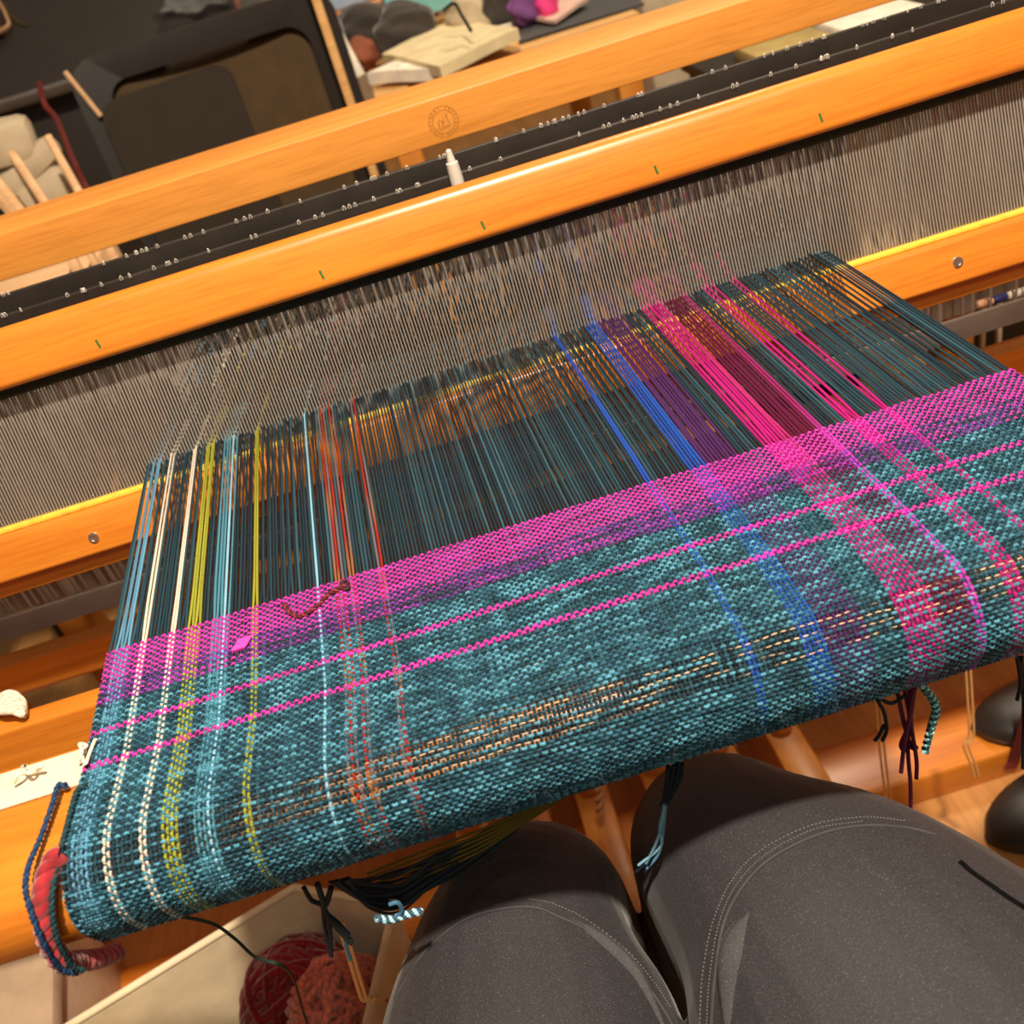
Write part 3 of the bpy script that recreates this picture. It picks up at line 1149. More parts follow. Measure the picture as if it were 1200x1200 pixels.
# ------------------------------------------------------------------ cotton tape and cords on the loom
tape = thing('cotton_tape', 'white cotton tape lying along the back edge of the front beam, with tied loops', 'tape', (-.4, .38, Z(0)))
beam_x('tape', LX0, -.235, rect(.3685, .394, Z(-.0022), Z(-.0005)), .0006, M['white_tape'], tape)
for pix in ([(16, 918), (22, 908), (34, 905), (48, 898), (44, 903), (33, 906), (26, 900), (30, 897)], [(92, 893), (96, 880), (93, 872), (101, 874), (96, 882), (100, 895), (106, 880), (112, 866)]):
    P = [at_z(px, py, Z(.003 + .004 * (k % 2))) for k, (px, py) in enumerate(pix)]
    yarn_obj('tied_loop', [strand(P, .0010, (.80, .70, .56), 60)], M['yarn'], tape)

cot = []
for k in range(6):
    yo = .002 * k
    cot.append(strand([at_z(-20, 838 - 3 * k, Z(-.112)), at_z(0, 818 + 3 * k, Z(-.108)), at_z(14, 813 + 4 * k, Z(-.108)), at_z(26, 822 + 3 * k, Z(-.112)), at_z(28, 832 + k, Z(-.122))], .0032, (.78, .68, .54), 24))
tag(yarn_obj('cotton_rope', cot, M['roving'], None), 'white cotton cord wrapped over the lower beam at the left', 'cord')

rov = plied(on_beam([(74, 1003, .0015), (66, 1010, .002), (57, 1034, .003), (54, 1066, .003), (61, 1098, .004), (76, 1118, .004)]) + [at_y(92, 1126, .314), at_y(112, 1124, .322), at_y(138, 1116, .338)],
            .0021, .0033, 3, .019, [(.27, .016, .022), (.33, .020, .026), (.25, .014, .02)], 110, 10)
fz = []
for k in range(420):
    c_ = Vector(rov[k % 3][0][rnd.randrange(len(rov[0][0]))])
    d_ = Vector((rnd.gauss(0, 1), rnd.gauss(0, 1), rnd.gauss(0, 1)))
    fz.append(strand([c_, c_ + d_ * .0012, c_ + d_ * .0020 + Vector((rnd.gauss(0, .001), 0, rnd.gauss(0, .001)))], .00005, (.45, .06, .06), 4, 3))
rov += fz
tag(yarn_obj('wool_roving', rov, M['roving'], None), 'thick twisted red wool roving wrapped round the front beam end', 'wool')

# tie-up cords hanging beneath the loom
for pts, lab in (([(1134, 780), (1137, 830), (1138, 862), (1132, 874), (1140, 895), (1144, 910)], 'tan cord loop hanging straight below the cloth before the base board'),
                 ([(1028, 815), (1031, 850), (1036, 900), (1043, 950)], 'thin tan cord hanging beside the right knee')):
    tag(yarn_obj('tie_up_cord', [strand([at_y(px + dx, py, .60) for px, py in pts], .0013, (.62, .36, .14), 40) for dx in (-2.5, 3)], M['yarn'], None), lab, 'cord')
tag(yarn_obj('tie_up_cord', plied([at_y(px, py, .70) for px, py in ((702, 920), (702, 940), (703, 955))], .0028, .003, 2, .03, [(.60, .30, .13)], 30), M['yarn'], None), 'thick tan cord end hanging above the treadles', 'cord')
tag(yarn_obj('tie_up_cord', [strand([at_y(px + d, py, .42) for px, py in ((398, 1080), (408, 1110), (420, 1150), (428, 1172), (438, 1168))], .0016, (.72, .44, .22), 40) for d in (-3, 3)], M['yarn'], None), 'peach cord loop dangling into the canvas bin', 'cord')

pen = thing('marker_pen', 'small marker with a peach tip, navy band and white barrel on the rail', 'pen', (.45, .80, Z(-.175)))
pa, pb = at_y(1144, 358, .812), at_y(1225, 334, .812)
ax = (pb - pa)
for (a, b, m_, nm) in ((0, .24, 'peach', 'tip'), (.24, .44, 'navy', 'band'), (.44, 1.0, 'whitepaper', 'barrel')):
    bm = bmesh.new()
    L = ax.length
    bm_lathe(bm, [(0, a * L), (.0035, a * L + .001), (.0042, a * L + .004), (.0042, b * L - .002), (.003, b * L), (0, b * L)], pa, ax.normalized(), 12)
    bm_obj(nm, bm, M[m_], pen)

# ------------------------------------------------------------------ person
person = thing('person', 'person seated at the loom in dark grey twill trousers, knees under the cloth', 'person', (0.02, .1, 0))


def loft(bm, pts, n=40, seg=28):
    """pts: (x,y,z, r_side, r_top)"""
    C = catmull([p[:3] for p in pts], n)
    Rr = catmull([(p[3], p[4], 0) for p in pts], n)
    T = np.gradient(C, axis=0)
    T /= np.linalg.norm(T, axis=1, keepdims=True)
    S = np.array((1.0, 0, 0))
    sq = lambda q: math.copysign(abs(q) ** .97, q)
    rings = []
    for c, r, t in zip(C, Rr, T):
        side = S - t * S.dot(t)
        side /= np.linalg.norm(side)
        nn = np.cross(side, t)
        rings.append([bm.verts.new(c + side * r[0] * sq(math.cos(2 * math.pi * k / seg)) + nn * r[1] * sq(math.sin(2 * math.pi * k / seg))) for k in range(seg)])
    for a, b in zip(rings, rings[1:]):
        for k in range(seg):
            bm.faces.new((a[k], a[(k + 1) % seg], b[(k + 1) % seg], b[k]))
    bm.faces.new(rings[0][::-1])
    bm.faces.new(rings[-1])


bm = bmesh.new()
D_ = -.006
loft(bm, [(.116, -.16, Z(D_-.215), .106, .095), (.120, -.05, Z(D_-.212), .112, .094), (.122, .08, Z(D_-.212), .122, .090), (.119, .20, Z(D_-.212), .119, .086), (.097, .29, Z(D_-.208), .0965, .079),
          (.073, .345, Z(D_-.214), .0685, .071), (.065, .385, Z(D_-.240), .060, .065), (.066, .400, Z(D_-.29), .062, .062), (.062, .39, Z(D_-.38), .060, .062), (.06, .37, Z(D_-.50), .058, .060), (.06, .355, Z(-.67), .056, .058)], 60)
loft(bm, [(-.104, -.16, Z(D_-.215), .094, .095), (-.101, -.05, Z(D_-.216), .093, .092), (-.093, .08, Z(D_-.220), .096, .086), (-.089, .20, Z(D_-.224), .095, .081), (-.082, .30, Z(D_-.226), .088, .075),
          (-.074, .35, Z(D_-.228), .070, .070), (-.062, .385, Z(D_-.250), .059, .064), (-.056, .400, Z(D_-.30), .055, .058), (-.053, .39, Z(D_-.39), .056, .058), (-.05, .37, Z(D_-.50), .055, .057), (-.05, .355, Z(-.67), .054, .056)], 60)
bmesh.ops.create_uvsphere(bm, u_segments=28, v_segments=16, radius=1.0, matrix=Matrix.Translation((.004, -.22, Z(-.19))) @ Matrix.Diagonal((.195, .125, .135, 1)))
body = bm_obj('trousers', bm, M['twill'], person, smooth=True)
rm = body.modifiers.new('one_surface', 'REMESH')
rm.mode = 'VOXEL'
rm.voxel_size = .0024
rm.use_smooth_shade = True
sm = body.modifiers.new('soften', 'SMOOTH')
sm.iterations = 3
sm.factor = .5
bpy.context.view_layer.update()
dg = bpy.context.evaluated_depsgraph_get()
ev = body.evaluated_get(dg)
me = ev.to_mesh()
off = ROOT[person]
bvh = BVHTree.FromPolygons([v.co + off for v in me.vertices], [p.vertices[:] for p in me.polygons])
ev.to_mesh_clear()


def on_leg(pix, lift, n):
    P = catmull([(x, y, 0) for x, y in pix], n)
    out = []
    for q in P:
        hit = bvh.ray_cast(CAMP, ray_dir(q[0], q[1]).normalized())
        if hit[0] is not None:
            out.append(hit[0] + hit[1] * lift)
    return out


SEAM_L = [(463, 1170), (480, 1140), (505, 1108), (545, 1078), (590, 1065), (628, 1064), (655, 1075), (690, 1092), (735, 1130), (765, 1165), (790, 1205)]
SEAM_R = [(834, 1205), (838, 1150), (848, 1085), (870, 1040), (905, 1005), (960, 978), (1010, 968), (1060, 970), (1095, 978)]


def seam(name, pix, r, mat, n=60, lift=.0004):
    p = on_leg(pix, lift, n)
    P = np.array([q[:] for q in p])[None]
    V, Q, T = tubes(P, np.array((0.1, -.3, 1.0)), r * .7, r * 1.2, 6)
    return mesh_obj(name, V, Q, mat, person, True)


seam('knee_seam', SEAM_L, .0009, M['seam'])
seam('knee_seam', SEAM_R, .0011, M['seam'])


def stitches(name, pix, n):
    p = on_leg(pix, .0003, n * 2)
    vv, qq = [], []
    for k in range(0, len(p) - 1, 2):
        V, Q, T = tubes(np.array([[p[k][:], p[k + 1][:]]]), np.array((0.1, -.3, 1.0)), .0003, .00035, 4)
        qq.append(Q + sum(len(a) for a in vv))
        vv.append(V)
    mesh_obj(name, np.concatenate(vv), np.concatenate(qq), M['stitch'], person)


stitches('stitching', [(620, 1054), (650, 1060), (690, 1080), (735, 1115), (765, 1150), (785, 1180)], 50)
stitches('stitching', [(820, 1205), (824, 1140), (836, 1080), (858, 1032), (893, 996), (950, 968), (1010, 958), (1060, 962)], 90)
stitches('stitching', [(828, 1205), (832, 1145), (843, 1082), (864, 1036), (900, 1000), (955, 972), (1010, 963)], 90)
pk_ = on_leg([(1124, 1010), (1140, 1024), (1160, 1038), (1180, 1052), (1205, 1068)], .0001, 30)
if len(pk_) > 4:
    V, Q, T = tubes(np.array([q[:] for q in pk_])[None], np.array((0.1, -.3, 1.0)), .0006, .0020, 6)
    mesh_obj('pocket_edge', V, Q, M['pocket'], person, True, label='black pocket edge')


def fold(pix, rn_, rb_, n=40):
    p = on_leg(pix, .0002, n)
    P = np.array([q[:] for q in p])[None]
    t = np.sin(np.linspace(.02, math.pi - .02, P.shape[1]))[None] ** 1.3
    V, Q, T = tubes(P, np.array((-.1, -.3, 1.0)), rn_ * t, rb_ * t, 16)
    mesh_obj('fabric_fold', V, Q, M['twill'], person, True)


fold([(878, 1068), (866, 1100), (858, 1150), (852, 1230)], .0017, .0085)
fold([(668, 1076), (700, 1100), (745, 1145), (790, 1230)], .0017, .0055)


def shoe(bm, c, L=.27, W=.095, H=.075, yaw=0.0, opening=True):
    """rounded slip-on shoe, toe towards +y before yaw"""
    n, seg = 22, 20
    R = Matrix.Rotation(yaw, 3, 'Z')
    rings = []
    for i in range(n):
        t = i / (n - 1)
        y = (t - .5) * L
        wdt = W * .5 * (max(0.0, 1 - abs(2 * t - 1) ** 3.2)) ** .5 * (0.86 + .22 * math.sin(math.pi * min(1, t * 1.05)))
        wdt = max(wdt, .004)
        hgt = H * (.95 - .42 * max(0, t - .35) / .65) * (max(.02, 1 - abs(2 * t - 1) ** 6)) ** .4
        ring = []
        for k in range(seg):
            a = 2 * math.pi * k / seg
            ca, sa = math.cos(a), math.sin(a)
            x = wdt * math.copysign(abs(ca) ** .75, ca)
            z = hgt * .5 + hgt * .5 * math.copysign(abs(sa) ** (.6 if sa < 0 else .9), sa)
            if opening and sa > .55 and t < .55:
                z -= H * .45 * min(1, (sa - .55) / .25) * min(1, (.55 - t) / .08) * min(1, t / .08)
            ring.append(bm.verts.new(R @ Vector((x, y, z)) + Vector(c)))
        rings.append(ring)
    for a, b in zip(rings, rings[1:]):
        for k in range(seg):
            bm.faces.new((a[k], a[(k + 1) % seg], b[(k + 1) % seg], b[k]))
    bm.faces.new(rings[0][::-1])
    bm.faces.new(rings[-1])
    bmesh.ops.recalc_face_normals(bm, faces=bm.faces)


for sx in (.06, -.05):
    bm = bmesh.new()
    shoe(bm, (sx, .40, .002), .25, .09, .085, 0, False)
    bm_obj('worn_shoe', bm, M['rubber'], person)

# ------------------------------------------------------------------ things under and beside the loom
bm = bmesh.new()
shoe(bm, (.540, .632, .001), .26, .105, .060, math.radians(90), True)
tag(bm_obj('slip_on_shoe', bm, M['rubber'], None), 'black slip-on shoe nearest the knee, rounded toe towards the board', 'shoe', 'black slip-on shoes by the base board')
bm = bmesh.new()
shoe(bm, (.585, .722, .049), .26, .100, .055, math.radians(80), True)
tag(bm_obj('slip_on_shoe', bm, M['rubber'], None), 'black slip-on shoe resting on the base board beside the red strap', 'shoe', 'black slip-on shoes by the base board')
P = [at_y(1215, 760, .68), at_y(1206, 830, .68), at_y(1190, 885, .70), at_y(1184, 900, .70)]
C = catmull(P, 24)[None]
V, Q, T = tubes(C, np.array((0, -1.0, .2)), .0012, .0085, 8)
tag(mesh_obj('strap', V, Q, M['redstrap'], None, True), 'dark red flat strap hanging down beside the black shoes', 'strap')

# canvas bin with yarn
bin_ = thing('canvas_bin', 'cream canvas bin on the floor left of the knees, holding red and salmon yarn', 'bin', (-.25, .46, 0))


def quad_wall(name, pts, th_, mat, parent, ns=10):
    """a soft wall between a rim line and a floor line"""
    (a, b), (c, d) = pts
    a, b, c, d = map(Vector, (a, b, c, d))
    bm = bmesh.new()
    nrm = ((b - a).cross(c - a)).normalized()
    lay = []
    for sgn in (0, 1):
        g = []
        for i in range(ns + 1):
            row = []
            for j in range(ns + 1):
                p = a.lerp(b, i / ns).lerp(c.lerp(d, i / ns), j / ns)
                p = p + nrm * (.006 * math.sin(math.pi * i / ns) * math.sin(math.pi * j / ns) + sgn * th_)
                row.append(bm.verts.new(p))
            g.append(row)
        lay.append(g)
    for g in lay:
        for i in range(ns):
            for j in range(ns):
                bm.faces.new((g[i][j], g[i + 1][j], g[i + 1][j + 1], g[i][j + 1]))
    for i in range(ns):
        for (j) in (0, ns):
            bm.faces.new((lay[0][i][j], lay[0][i + 1][j], lay[1][i + 1][j], lay[1][i][j]))
            bm.faces.new((lay[0][j][i], lay[0][j][i + 1], lay[1][j][i + 1], lay[1][j][i]))
    bmesh.ops.recalc_face_normals(bm, faces=bm.faces)
    return bm_obj(name, bm, mat, parent)


def rim_tube(a, b, r=.004):
    P = np.array([Vector(a).lerp(Vector(b), k / 8)[:] for k in range(9)])[None]
    V, Q, T = tubes(P, np.array((0, .2, 1.0)), r, r, 8)
    mesh_obj('rim', V, Q, M['canvas'], bin_, True)


RZ = .30
A = at_z(60, 1215, RZ)
Bq = at_z(345, 1040, RZ)
Cq = at_z(462, 1060, RZ)
Dq = at_z(420, 1240, RZ)
ctr = (A + Bq + Cq + Dq) / 4


def dn(p, k=.86):
    q = ctr + (p - ctr) * k
    return Vector((q.x, q.y, .004))


for a, b in ((A, Bq), (Bq, Cq), (Cq, Dq), (Dq, A)):
    quad_wall('side_panel', ((a, b), (dn(a), dn(b))), -.003, M['canvas'], bin_)
    rim_tube(a, b)
quad_wall('bottom', ((dn(A), dn(Bq)), (dn(Dq), dn(Cq))), -.003, M['canvas'], bin_)


def yarn_ball(name, c, r, col, seed, label, cat, n_wind=36, squash=1.0, rad=.0035, chaos=.25):
    g = np.random.default_rng(seed)
    parts = []
    for k in range(n_wind):
        ax = g.normal(0, 1, 3)
        ax /= np.linalg.norm(ax)
        u = np.cross(ax, (.3, .8, .52))
        u /= np.linalg.norm(u)
        v = np.cross(ax, u)
        a = np.linspace(0, 2 * math.pi, 40)
        rr = r * (1 + .03 * g.normal() + chaos * .12 * np.sin(a * 2 + g.random() * 6))
        off_ = ax * r * g.uniform(-.55, .55)
        rad2 = np.sqrt(np.maximum(rr ** 2 - np.dot(off_, off_), (.3 * r) ** 2))
        P = np.array(c) + off_ + (np.cos(a)[:, None] * u + np.sin(a)[:, None] * v) * np.asarray(rad2).reshape(-1, 1)
        P[:, 2] = c[2] + (P[:, 2] - c[2]) * squash
        V, Q, T = tubes(P[None], ax, rad, rad, 6)
        parts.append((V, Q, T, np.array(col) * g.uniform(.75, 1.2)))
    bm = bmesh.new()
    bmesh.ops.create_icosphere(bm, subdivisions=3, radius=r * .96)
    V = np.array([(v.co.x + c[0], v.co.y + c[1], v.co.z * squash + c[2]) for v in bm.verts])
    bm.verts.index_update()
    F = np.array([[v.index for v in f.verts] + [f.verts[0].index] for f in bm.faces])
    F[:, 3] = F[:, 2]
    bm.free()
    o = yarn_obj(name, parts, M['roving'], None)
    core = mesh_obj('core', V, [list(f[:3]) for f in F], plain(name + '_core', tuple(np.array(col) * .7), .95), None, True)
    core.parent = o
    return tag(o, label, cat)


yarn_ball('yarn_ball', at_z(356, 1172, .225), .056, (.20, .006, .010), 3, 'dark red wound ball of yarn in the canvas bin', 'yarn', rad=.004)
yarn_ball('yarn_skein', at_z(402, 1184, .255), .038, (.62, .16, .10), 5, 'salmon pink crumpled skein of yarn beside the red ball', 'yarn', n_wind=80, rad=.0026, chaos=2.2)

# pale board and box left of the bin
bx = thing('storage_box', 'beige box with a raised rim standing on the floor below the front beam end', 'box', (-.74, .66, 0))
rotb = Matrix.Rotation(math.radians(12), 3, 'Z')
box('body', (-.74, .66, .10), (.24, .24, .20), M['panel'], bx, bev=.006, rot=rotb)
box('lid', (-.74, .66, .212), (.255, .255, .024), M['panel'], bx, bev=.006, rot=rotb)

# ------------------------------------------------------------------ background: chair
ch = thing('office_chair', 'black office chair with brown mesh back behind the loom', 'chair', (-.26, 2.1, 0))
YC = 1.9


def rrect(cx, cz, wd_, ht, r, n=8):
    out = []
    for (sx, sz, a0) in ((1, 1, 0), (-1, 1, 90), (-1, -1, 180), (1, -1, 270)):
        for k in range(n + 1):
            a = math.radians(a0 + 90 * k / n)
            out.append((cx + sx * (wd_ / 2 - r) + r * math.cos(a), cz + sz * (ht / 2 - r) + r * math.sin(a)))
    return out


def frame_ring(name, outer, inner, y, th_, mat, parent, curve=.04, cx=-.255):
    bm = bmesh.new()

    def yy(x, z):
        return y + curve * ((x - cx) / .22) ** 2 * -1 + .10 * (z - .9)
    rows = []
    for prof, dy in ((outer, -th_ / 2), (outer, th_ / 2), (inner, th_ / 2), (inner, -th_ / 2)):
        rows.append([bm.verts.new((x, yy(x, z) + dy, z)) for x, z in prof])
    n = len(outer)
    for a, b in zip(rows, rows[1:] + rows[:1]):
        for k in range(n):
            bm.faces.new((a[k], a[(k + 1) % n], b[(k + 1) % n], b[k]))
    bmesh.ops.recalc_face_normals(bm, faces=bm.faces)
    return bm_obj(name, bm, mat, parent)


frame_ring('back_frame', rrect(-.258, .665, .455, .51, .045), rrect(-.262, .655, .350, .44, .035), YC, .03, M['plastic'], ch)
bm = bmesh.new()
g_ = []
for i in range(15):
    row = []
    for j in range(19):
        x = -.262 - .178 + .356 * i / 14
        z = .43 + .446 * j / 18
        row.append(bm.verts.new((x, YC - .04 * ((x + .255) / .22) ** 2 + .10 * (z - .9) + .004, z)))
    g_.append(row)
for i in range(14):
    for j in range(18):
        bm.faces.new((g_[i][j], g_[i + 1][j], g_[i + 1][j + 1], g_[i][j + 1]))
mp_ = bm_obj('mesh_panel', bm, M['mesh'], ch, label='brown woven mesh panel')
mp_.modifiers.new('thickness', 'SOLIDIFY').thickness = .002
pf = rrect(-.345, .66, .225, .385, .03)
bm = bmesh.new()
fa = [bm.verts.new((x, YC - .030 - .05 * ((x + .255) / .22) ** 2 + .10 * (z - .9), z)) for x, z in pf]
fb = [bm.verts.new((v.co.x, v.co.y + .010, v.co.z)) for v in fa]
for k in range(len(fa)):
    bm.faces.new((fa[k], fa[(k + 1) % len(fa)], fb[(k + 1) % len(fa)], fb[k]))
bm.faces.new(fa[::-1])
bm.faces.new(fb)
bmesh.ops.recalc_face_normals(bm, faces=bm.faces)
bm_obj('lower_back_panel', bm, M['darkmesh'], ch, label='dark lower back panel')  # darker rounded panel over the lower part of the mesh back
box('seat', (-.262, YC + .25, .46), (.40, .36, .07), M['plastic'], ch, bev=.03)
box('back_bracket', (-.258, YC + .06, .46), (.07, .12, .12), M['plastic'], ch, bev=.01)
bm = bmesh.new()
bm_lathe(bm, [(.05, 0), (.05, .06), (.028, .07), (.028, .36)], (-.258, YC + .26, .07), seg=16)
bm_obj('gas_column', bm, M['plastic'], ch)
for k in range(5):
    a = 2 * math.pi * k / 5 + .3
    bm = bmesh.new()
    bm_box(bm, (0, .10, .085), (.05, .18, .03), .008)
    bmesh.ops.create_uvsphere(bm, u_segments=12, v_segments=8, radius=.03, matrix=Matrix.Translation((0, .18, .03)))
    bmesh.ops.rotate(bm, verts=bm.verts, cent=(0, 0, 0), matrix=Matrix.Rotation(a, 3, 'Z'))
    bmesh.ops.translate(bm, verts=bm.verts, vec=(-.258, YC + .26, 0))
    bm_obj('base_leg', bm, M['plastic'], ch)

# dark sloping table behind the chair
tb = thing('drafting_table', 'dark grey sloping drafting table behind the mesh chair', 'table', (-.7, 2.8, 0))
tilt = math.radians(38)
zc, yc = .820, 2.55
rot = Matrix.Rotation(tilt, 3, 'X')
ctr_ = Vector((-.72, yc, zc)) + rot @ Vector((0, .30, 0))
box('table_top', ctr_, (1.05, .60, .022), M['void'], tb, bev=.004, rot=rot)
box('front_rim', Vector((-.72, yc - .004, zc - .002)), (1.05, .012, .030), M['rim'], tb, bev=.004, rot=rot, label='pale grey front rim')
box('shade_panel', (-.72, yc + .10, .39), (1.02, .02, .84), M['void'], tb, bev=.003)  # dark sheet added to stand in for the black shade below the top
for sx in (-1.15, -.30):
    box('table_leg', (sx, yc + .33, .5), (.04, .05, 1.0), M['plastic'], tb, bev=.004)
    box('table_foot', (sx, yc + .28, .02), (.05, .60, .04), M['plastic'], tb, bev=.004)


def on_table(px, py, n=0.0):
    nn = rot @ Vector((0, 0, 1))
    p0 = Vector((-.72, yc, zc)) + nn * .012
    r = ray_dir(px, py)
    t = (p0 - CAMP).dot(nn) / r.dot(nn)
    return CAMP + r * t + nn * n


pc = on_table(0, 32, .02)
lb = thing('leather_case', 'brown leather case with tan edging on the dark sloping table', 'case', pc)
box('case_body', pc + Vector((-.035, 0, 0)), (.09, .07, .034), M['brown'], lb, bev=.004, rot=rot)
P = catmull([on_table(px, py, .03) for px, py in ((-12, -6), (4, 8), (17, 32), (18, 42), (4, 50), (-14, 56))], 40)[None]
V, Q, T = tubes(P, np.array((rot @ Vector((0, 0, 1)))[:]), .006, .003, 6)
mesh_obj('edging', V, Q, M['tan'], lb, True, label='tan stitched edging')
tag(yarn_obj('green_string', [strand([on_table(px, py, .004) for px, py in ((6, 6), (14, 20), (24, 28), (34, 31))], .0022, (.08, .07, .012)), ], M['yarn'], None), 'short olive string lying on the dark sloping table', 'string')
# clear plastic bag on the table edge
bm = bmesh.new()
cc_ = on_table(238, 6, .034)
bmesh.ops.create_icosphere(bm, subdivisions=4, radius=1.0)
for v in bm.verts:
    k = 1 + .18 * math.sin(9 * v.co.x + 4 * v.co.y) + .12 * math.sin(13 * v.co.y + 5 * v.co.z)
    v.co = (rot @ Vector((v.co.x * .085 * k, v.co.y * .045 * k, v.co.z * .014 * k))) + cc_
tag(bm_obj('plastic_bag', bm, M['clear'], None), 'crumpled clear plastic bag at the sloping table edge', 'bag')
box_o = box('paper_slip', on_table(268, 4, .062), (.10, .035, .003), M['pinkcloth'], None, bev=.001, rot=rot)
tag(box_o, 'pale pink slip of paper inside the plastic bag', 'paper')
pcl = at_y(280, 10, 1.99)
tag(box('wooden_peg', pcl, (.010, .012, .055), M['brown'], None, bev=.002, rot=Matrix.Rotation(.1, 3, 'Y')), 'small dark wooden peg above the chair back', 'peg')

# sticks, strap and sacks left of the chair
def stick(a, b, r, mat, label, name='wooden_stick', cat='stick', flat=1.0, group=None):
    P = np.array([Vector(a).lerp(Vector(b), k / 6)[:] for k in range(7)])[None]
    V, Q, T = tubes(P, np.array((.1, -1.0, .1)), r * flat, r, 8, math.pi / 8)
    n = 7
    F = [list(map(int, q)) for q in Q] + [list(range(7, -1, -1)), list(range(6 * 8, 7 * 8))]
    o = mesh_obj(name, V, F, mat, None)
    return tag(o, label, cat, group)


stick(at_y(56, 160, 1.52), at_y(118, 270, 1.44), .006, M['stick'], 'pale round wooden stick leaning between the beige sacks and chair')
stick(at_y(76, 84, 1.84), at_y(118, 136, 1.83), .0042, M['stick'], 'short tan wooden stick against the chair frame')
stick(at_y(-6, 150, 1.62), at_y(62, 252, 1.50), .007, M['stick'], 'thin pale stick crossing the beige sacks', flat=.8)
stick(at_y(-10, 212, 1.50), at_y(30, 262, 1.45), .014, M['stick'], 'broad tan lath at the left edge beside the sacks', name='wooden_lath', cat='stick', flat=.4)
P = [at_y(46, 95, 2.16), at_y(52, 122, 2.15), at_y(66, 140, 2.10), at_y(84, 185, 1.9), at_y(106, 232, 1.75), at_y(112, 262, 1.7)]
V, Q, T = tubes(catmull(P, 30)[None], np.array((.2, -1.0, .1)), .0025, .0055, 8)
tag(mesh_obj('strap', V, Q, M['redstrap'], None, True), 'dark red strap hanging from the sloping table edge', 'strap')


def blob(name, c, r, mat, label, cat, seed=0, rough=.12, sub=4, group=None, rot_=None):
    g = random.Random(seed)
    ph = [g.uniform(0, 6) for _ in range(6)]
    bm = bmesh.new()
    bmesh.ops.create_icosphere(bm, subdivisions=sub, radius=1.0)
    for v in bm.verts:
        p = v.co
        k = 1 + rough * (math.sin(3 * p.x + ph[0]) * math.sin(3.4 * p.y + ph[1]) + .6 * math.sin(7 * p.z + ph[2] + 3 * p.x) + .3 * math.sin(13 * p.y + ph[3] + 5 * p.z))
        q = Vector((p.x * r[0] * k, p.y * r[1] * k, p.z * r[2] * k))
        if rot_ is not None:
            q = rot_ @ q
        v.co = q + Vector(c)
    o = bm_obj(name, bm, mat, None)
    return tag(o, label, cat, group)


def pillow_box(name, c, size, mat, label, cat, rot=None, bev=.02, group=None):
    o = box(name, c, size, mat, None, bev=bev, rot=rot)
    return tag(o, label, cat, group)


for (px, py, w_, d_, h_, a, lab) in ((10, 166, .075, .08, .060, .12, 'grey rounded sack at the left edge, topmost of the beige pile'), (46, 186, .070, .07, .036, -.42, 'beige block-shaped cloth roll on top of the pile by the stick'),
                                     (14, 214, .085, .08, .040, -.30, 'beige folded block at the left edge under the grey sack'), (58, 224, .080, .08, .060, -.25, 'pale crumpled sack at the lower right of the beige pile')):
    pillow_box('cloth_sack', at_y(px, py, 1.62), (w_, d_, h_), M['burlap'], lab, 'sack', Matrix.Rotation(a, 3, 'Y') @ Matrix.Rotation(.2, 3, 'Z'), bev=.014, group='beige sacks behind the loom')
# low table carrying the sacks
st = thing('low_shelf', 'dark low shelf under the beige sacks behind the loom', 'shelf', (-.55, 1.7, 0))
box('shelf_top', (-.70, 1.70, .555), (.40, .38, .02), M['plastic'], st, bev=.003)
for sx in (-.87, -.53):
    for sy in (1.55, 1.85):
        box('shelf_leg', (sx, sy, .27), (.03, .03, .54), M['plastic'], st, bev=.003)

# ------------------------------------------------------------------ background: workbench with clutter
wbn = thing('workbench', 'pale wooden workbench crowded with paper bags and yarn behind the loom', 'table', (.25, 2.1, 0))
bx0, bx1 = -.012, .469
box('bench_top', ((bx0 + bx1) / 2, 2.13, .725), (bx1 - bx0, .62, .03), M['bench'], wbn, bev=.003)
for sx in (bx0 + .03, bx1 - .03):
    for sy in (1.87, 2.38):
        box('bench_leg', (sx, sy, .355), (.045, .045, .71), M['beech_z'], wbn, bev=.003)
# upright wooden board at the bench's end
pa, pb = at_y(366, -10, 1.80), at_y(413, 112, 1.80)
bd = thing('wooden_upright', 'tall narrow wooden board edge between mesh chair and workbench', 'board', (pb.x, 1.8, 0))
box('board', ((pa.x + pb.x) / 2 - .002, 1.79, .56), (.014, .036, 1.12), M['bench'], bd, bev=.002)
sh_ = thing('shelf_board', 'orange wooden shelf with pale blue boxes above the workbench', 'shelf', (.02, 2.4, .9))
q = at_y(432, 6, 2.42)
box('shelf', (q.x, 2.46, q.z), (.30, .16, .016), M['beech'], sh_, bev=.002)
box('blue_box', (q.x - .05, 2.46, q.z + .032), (.16, .10, .045), M['bluebit'], sh_, bev=.003, label='pale blue box')
for sx in (-.14, .14):
    box('shelf_leg', (q.x + sx, 2.46, (q.z + .74) / 2 - .004), (.012, .012, q.z - .74 - .008), M['beech_z'], sh_, bev=.001)


def bz(px, py, z=.74):
    return at_z(px, py, z)


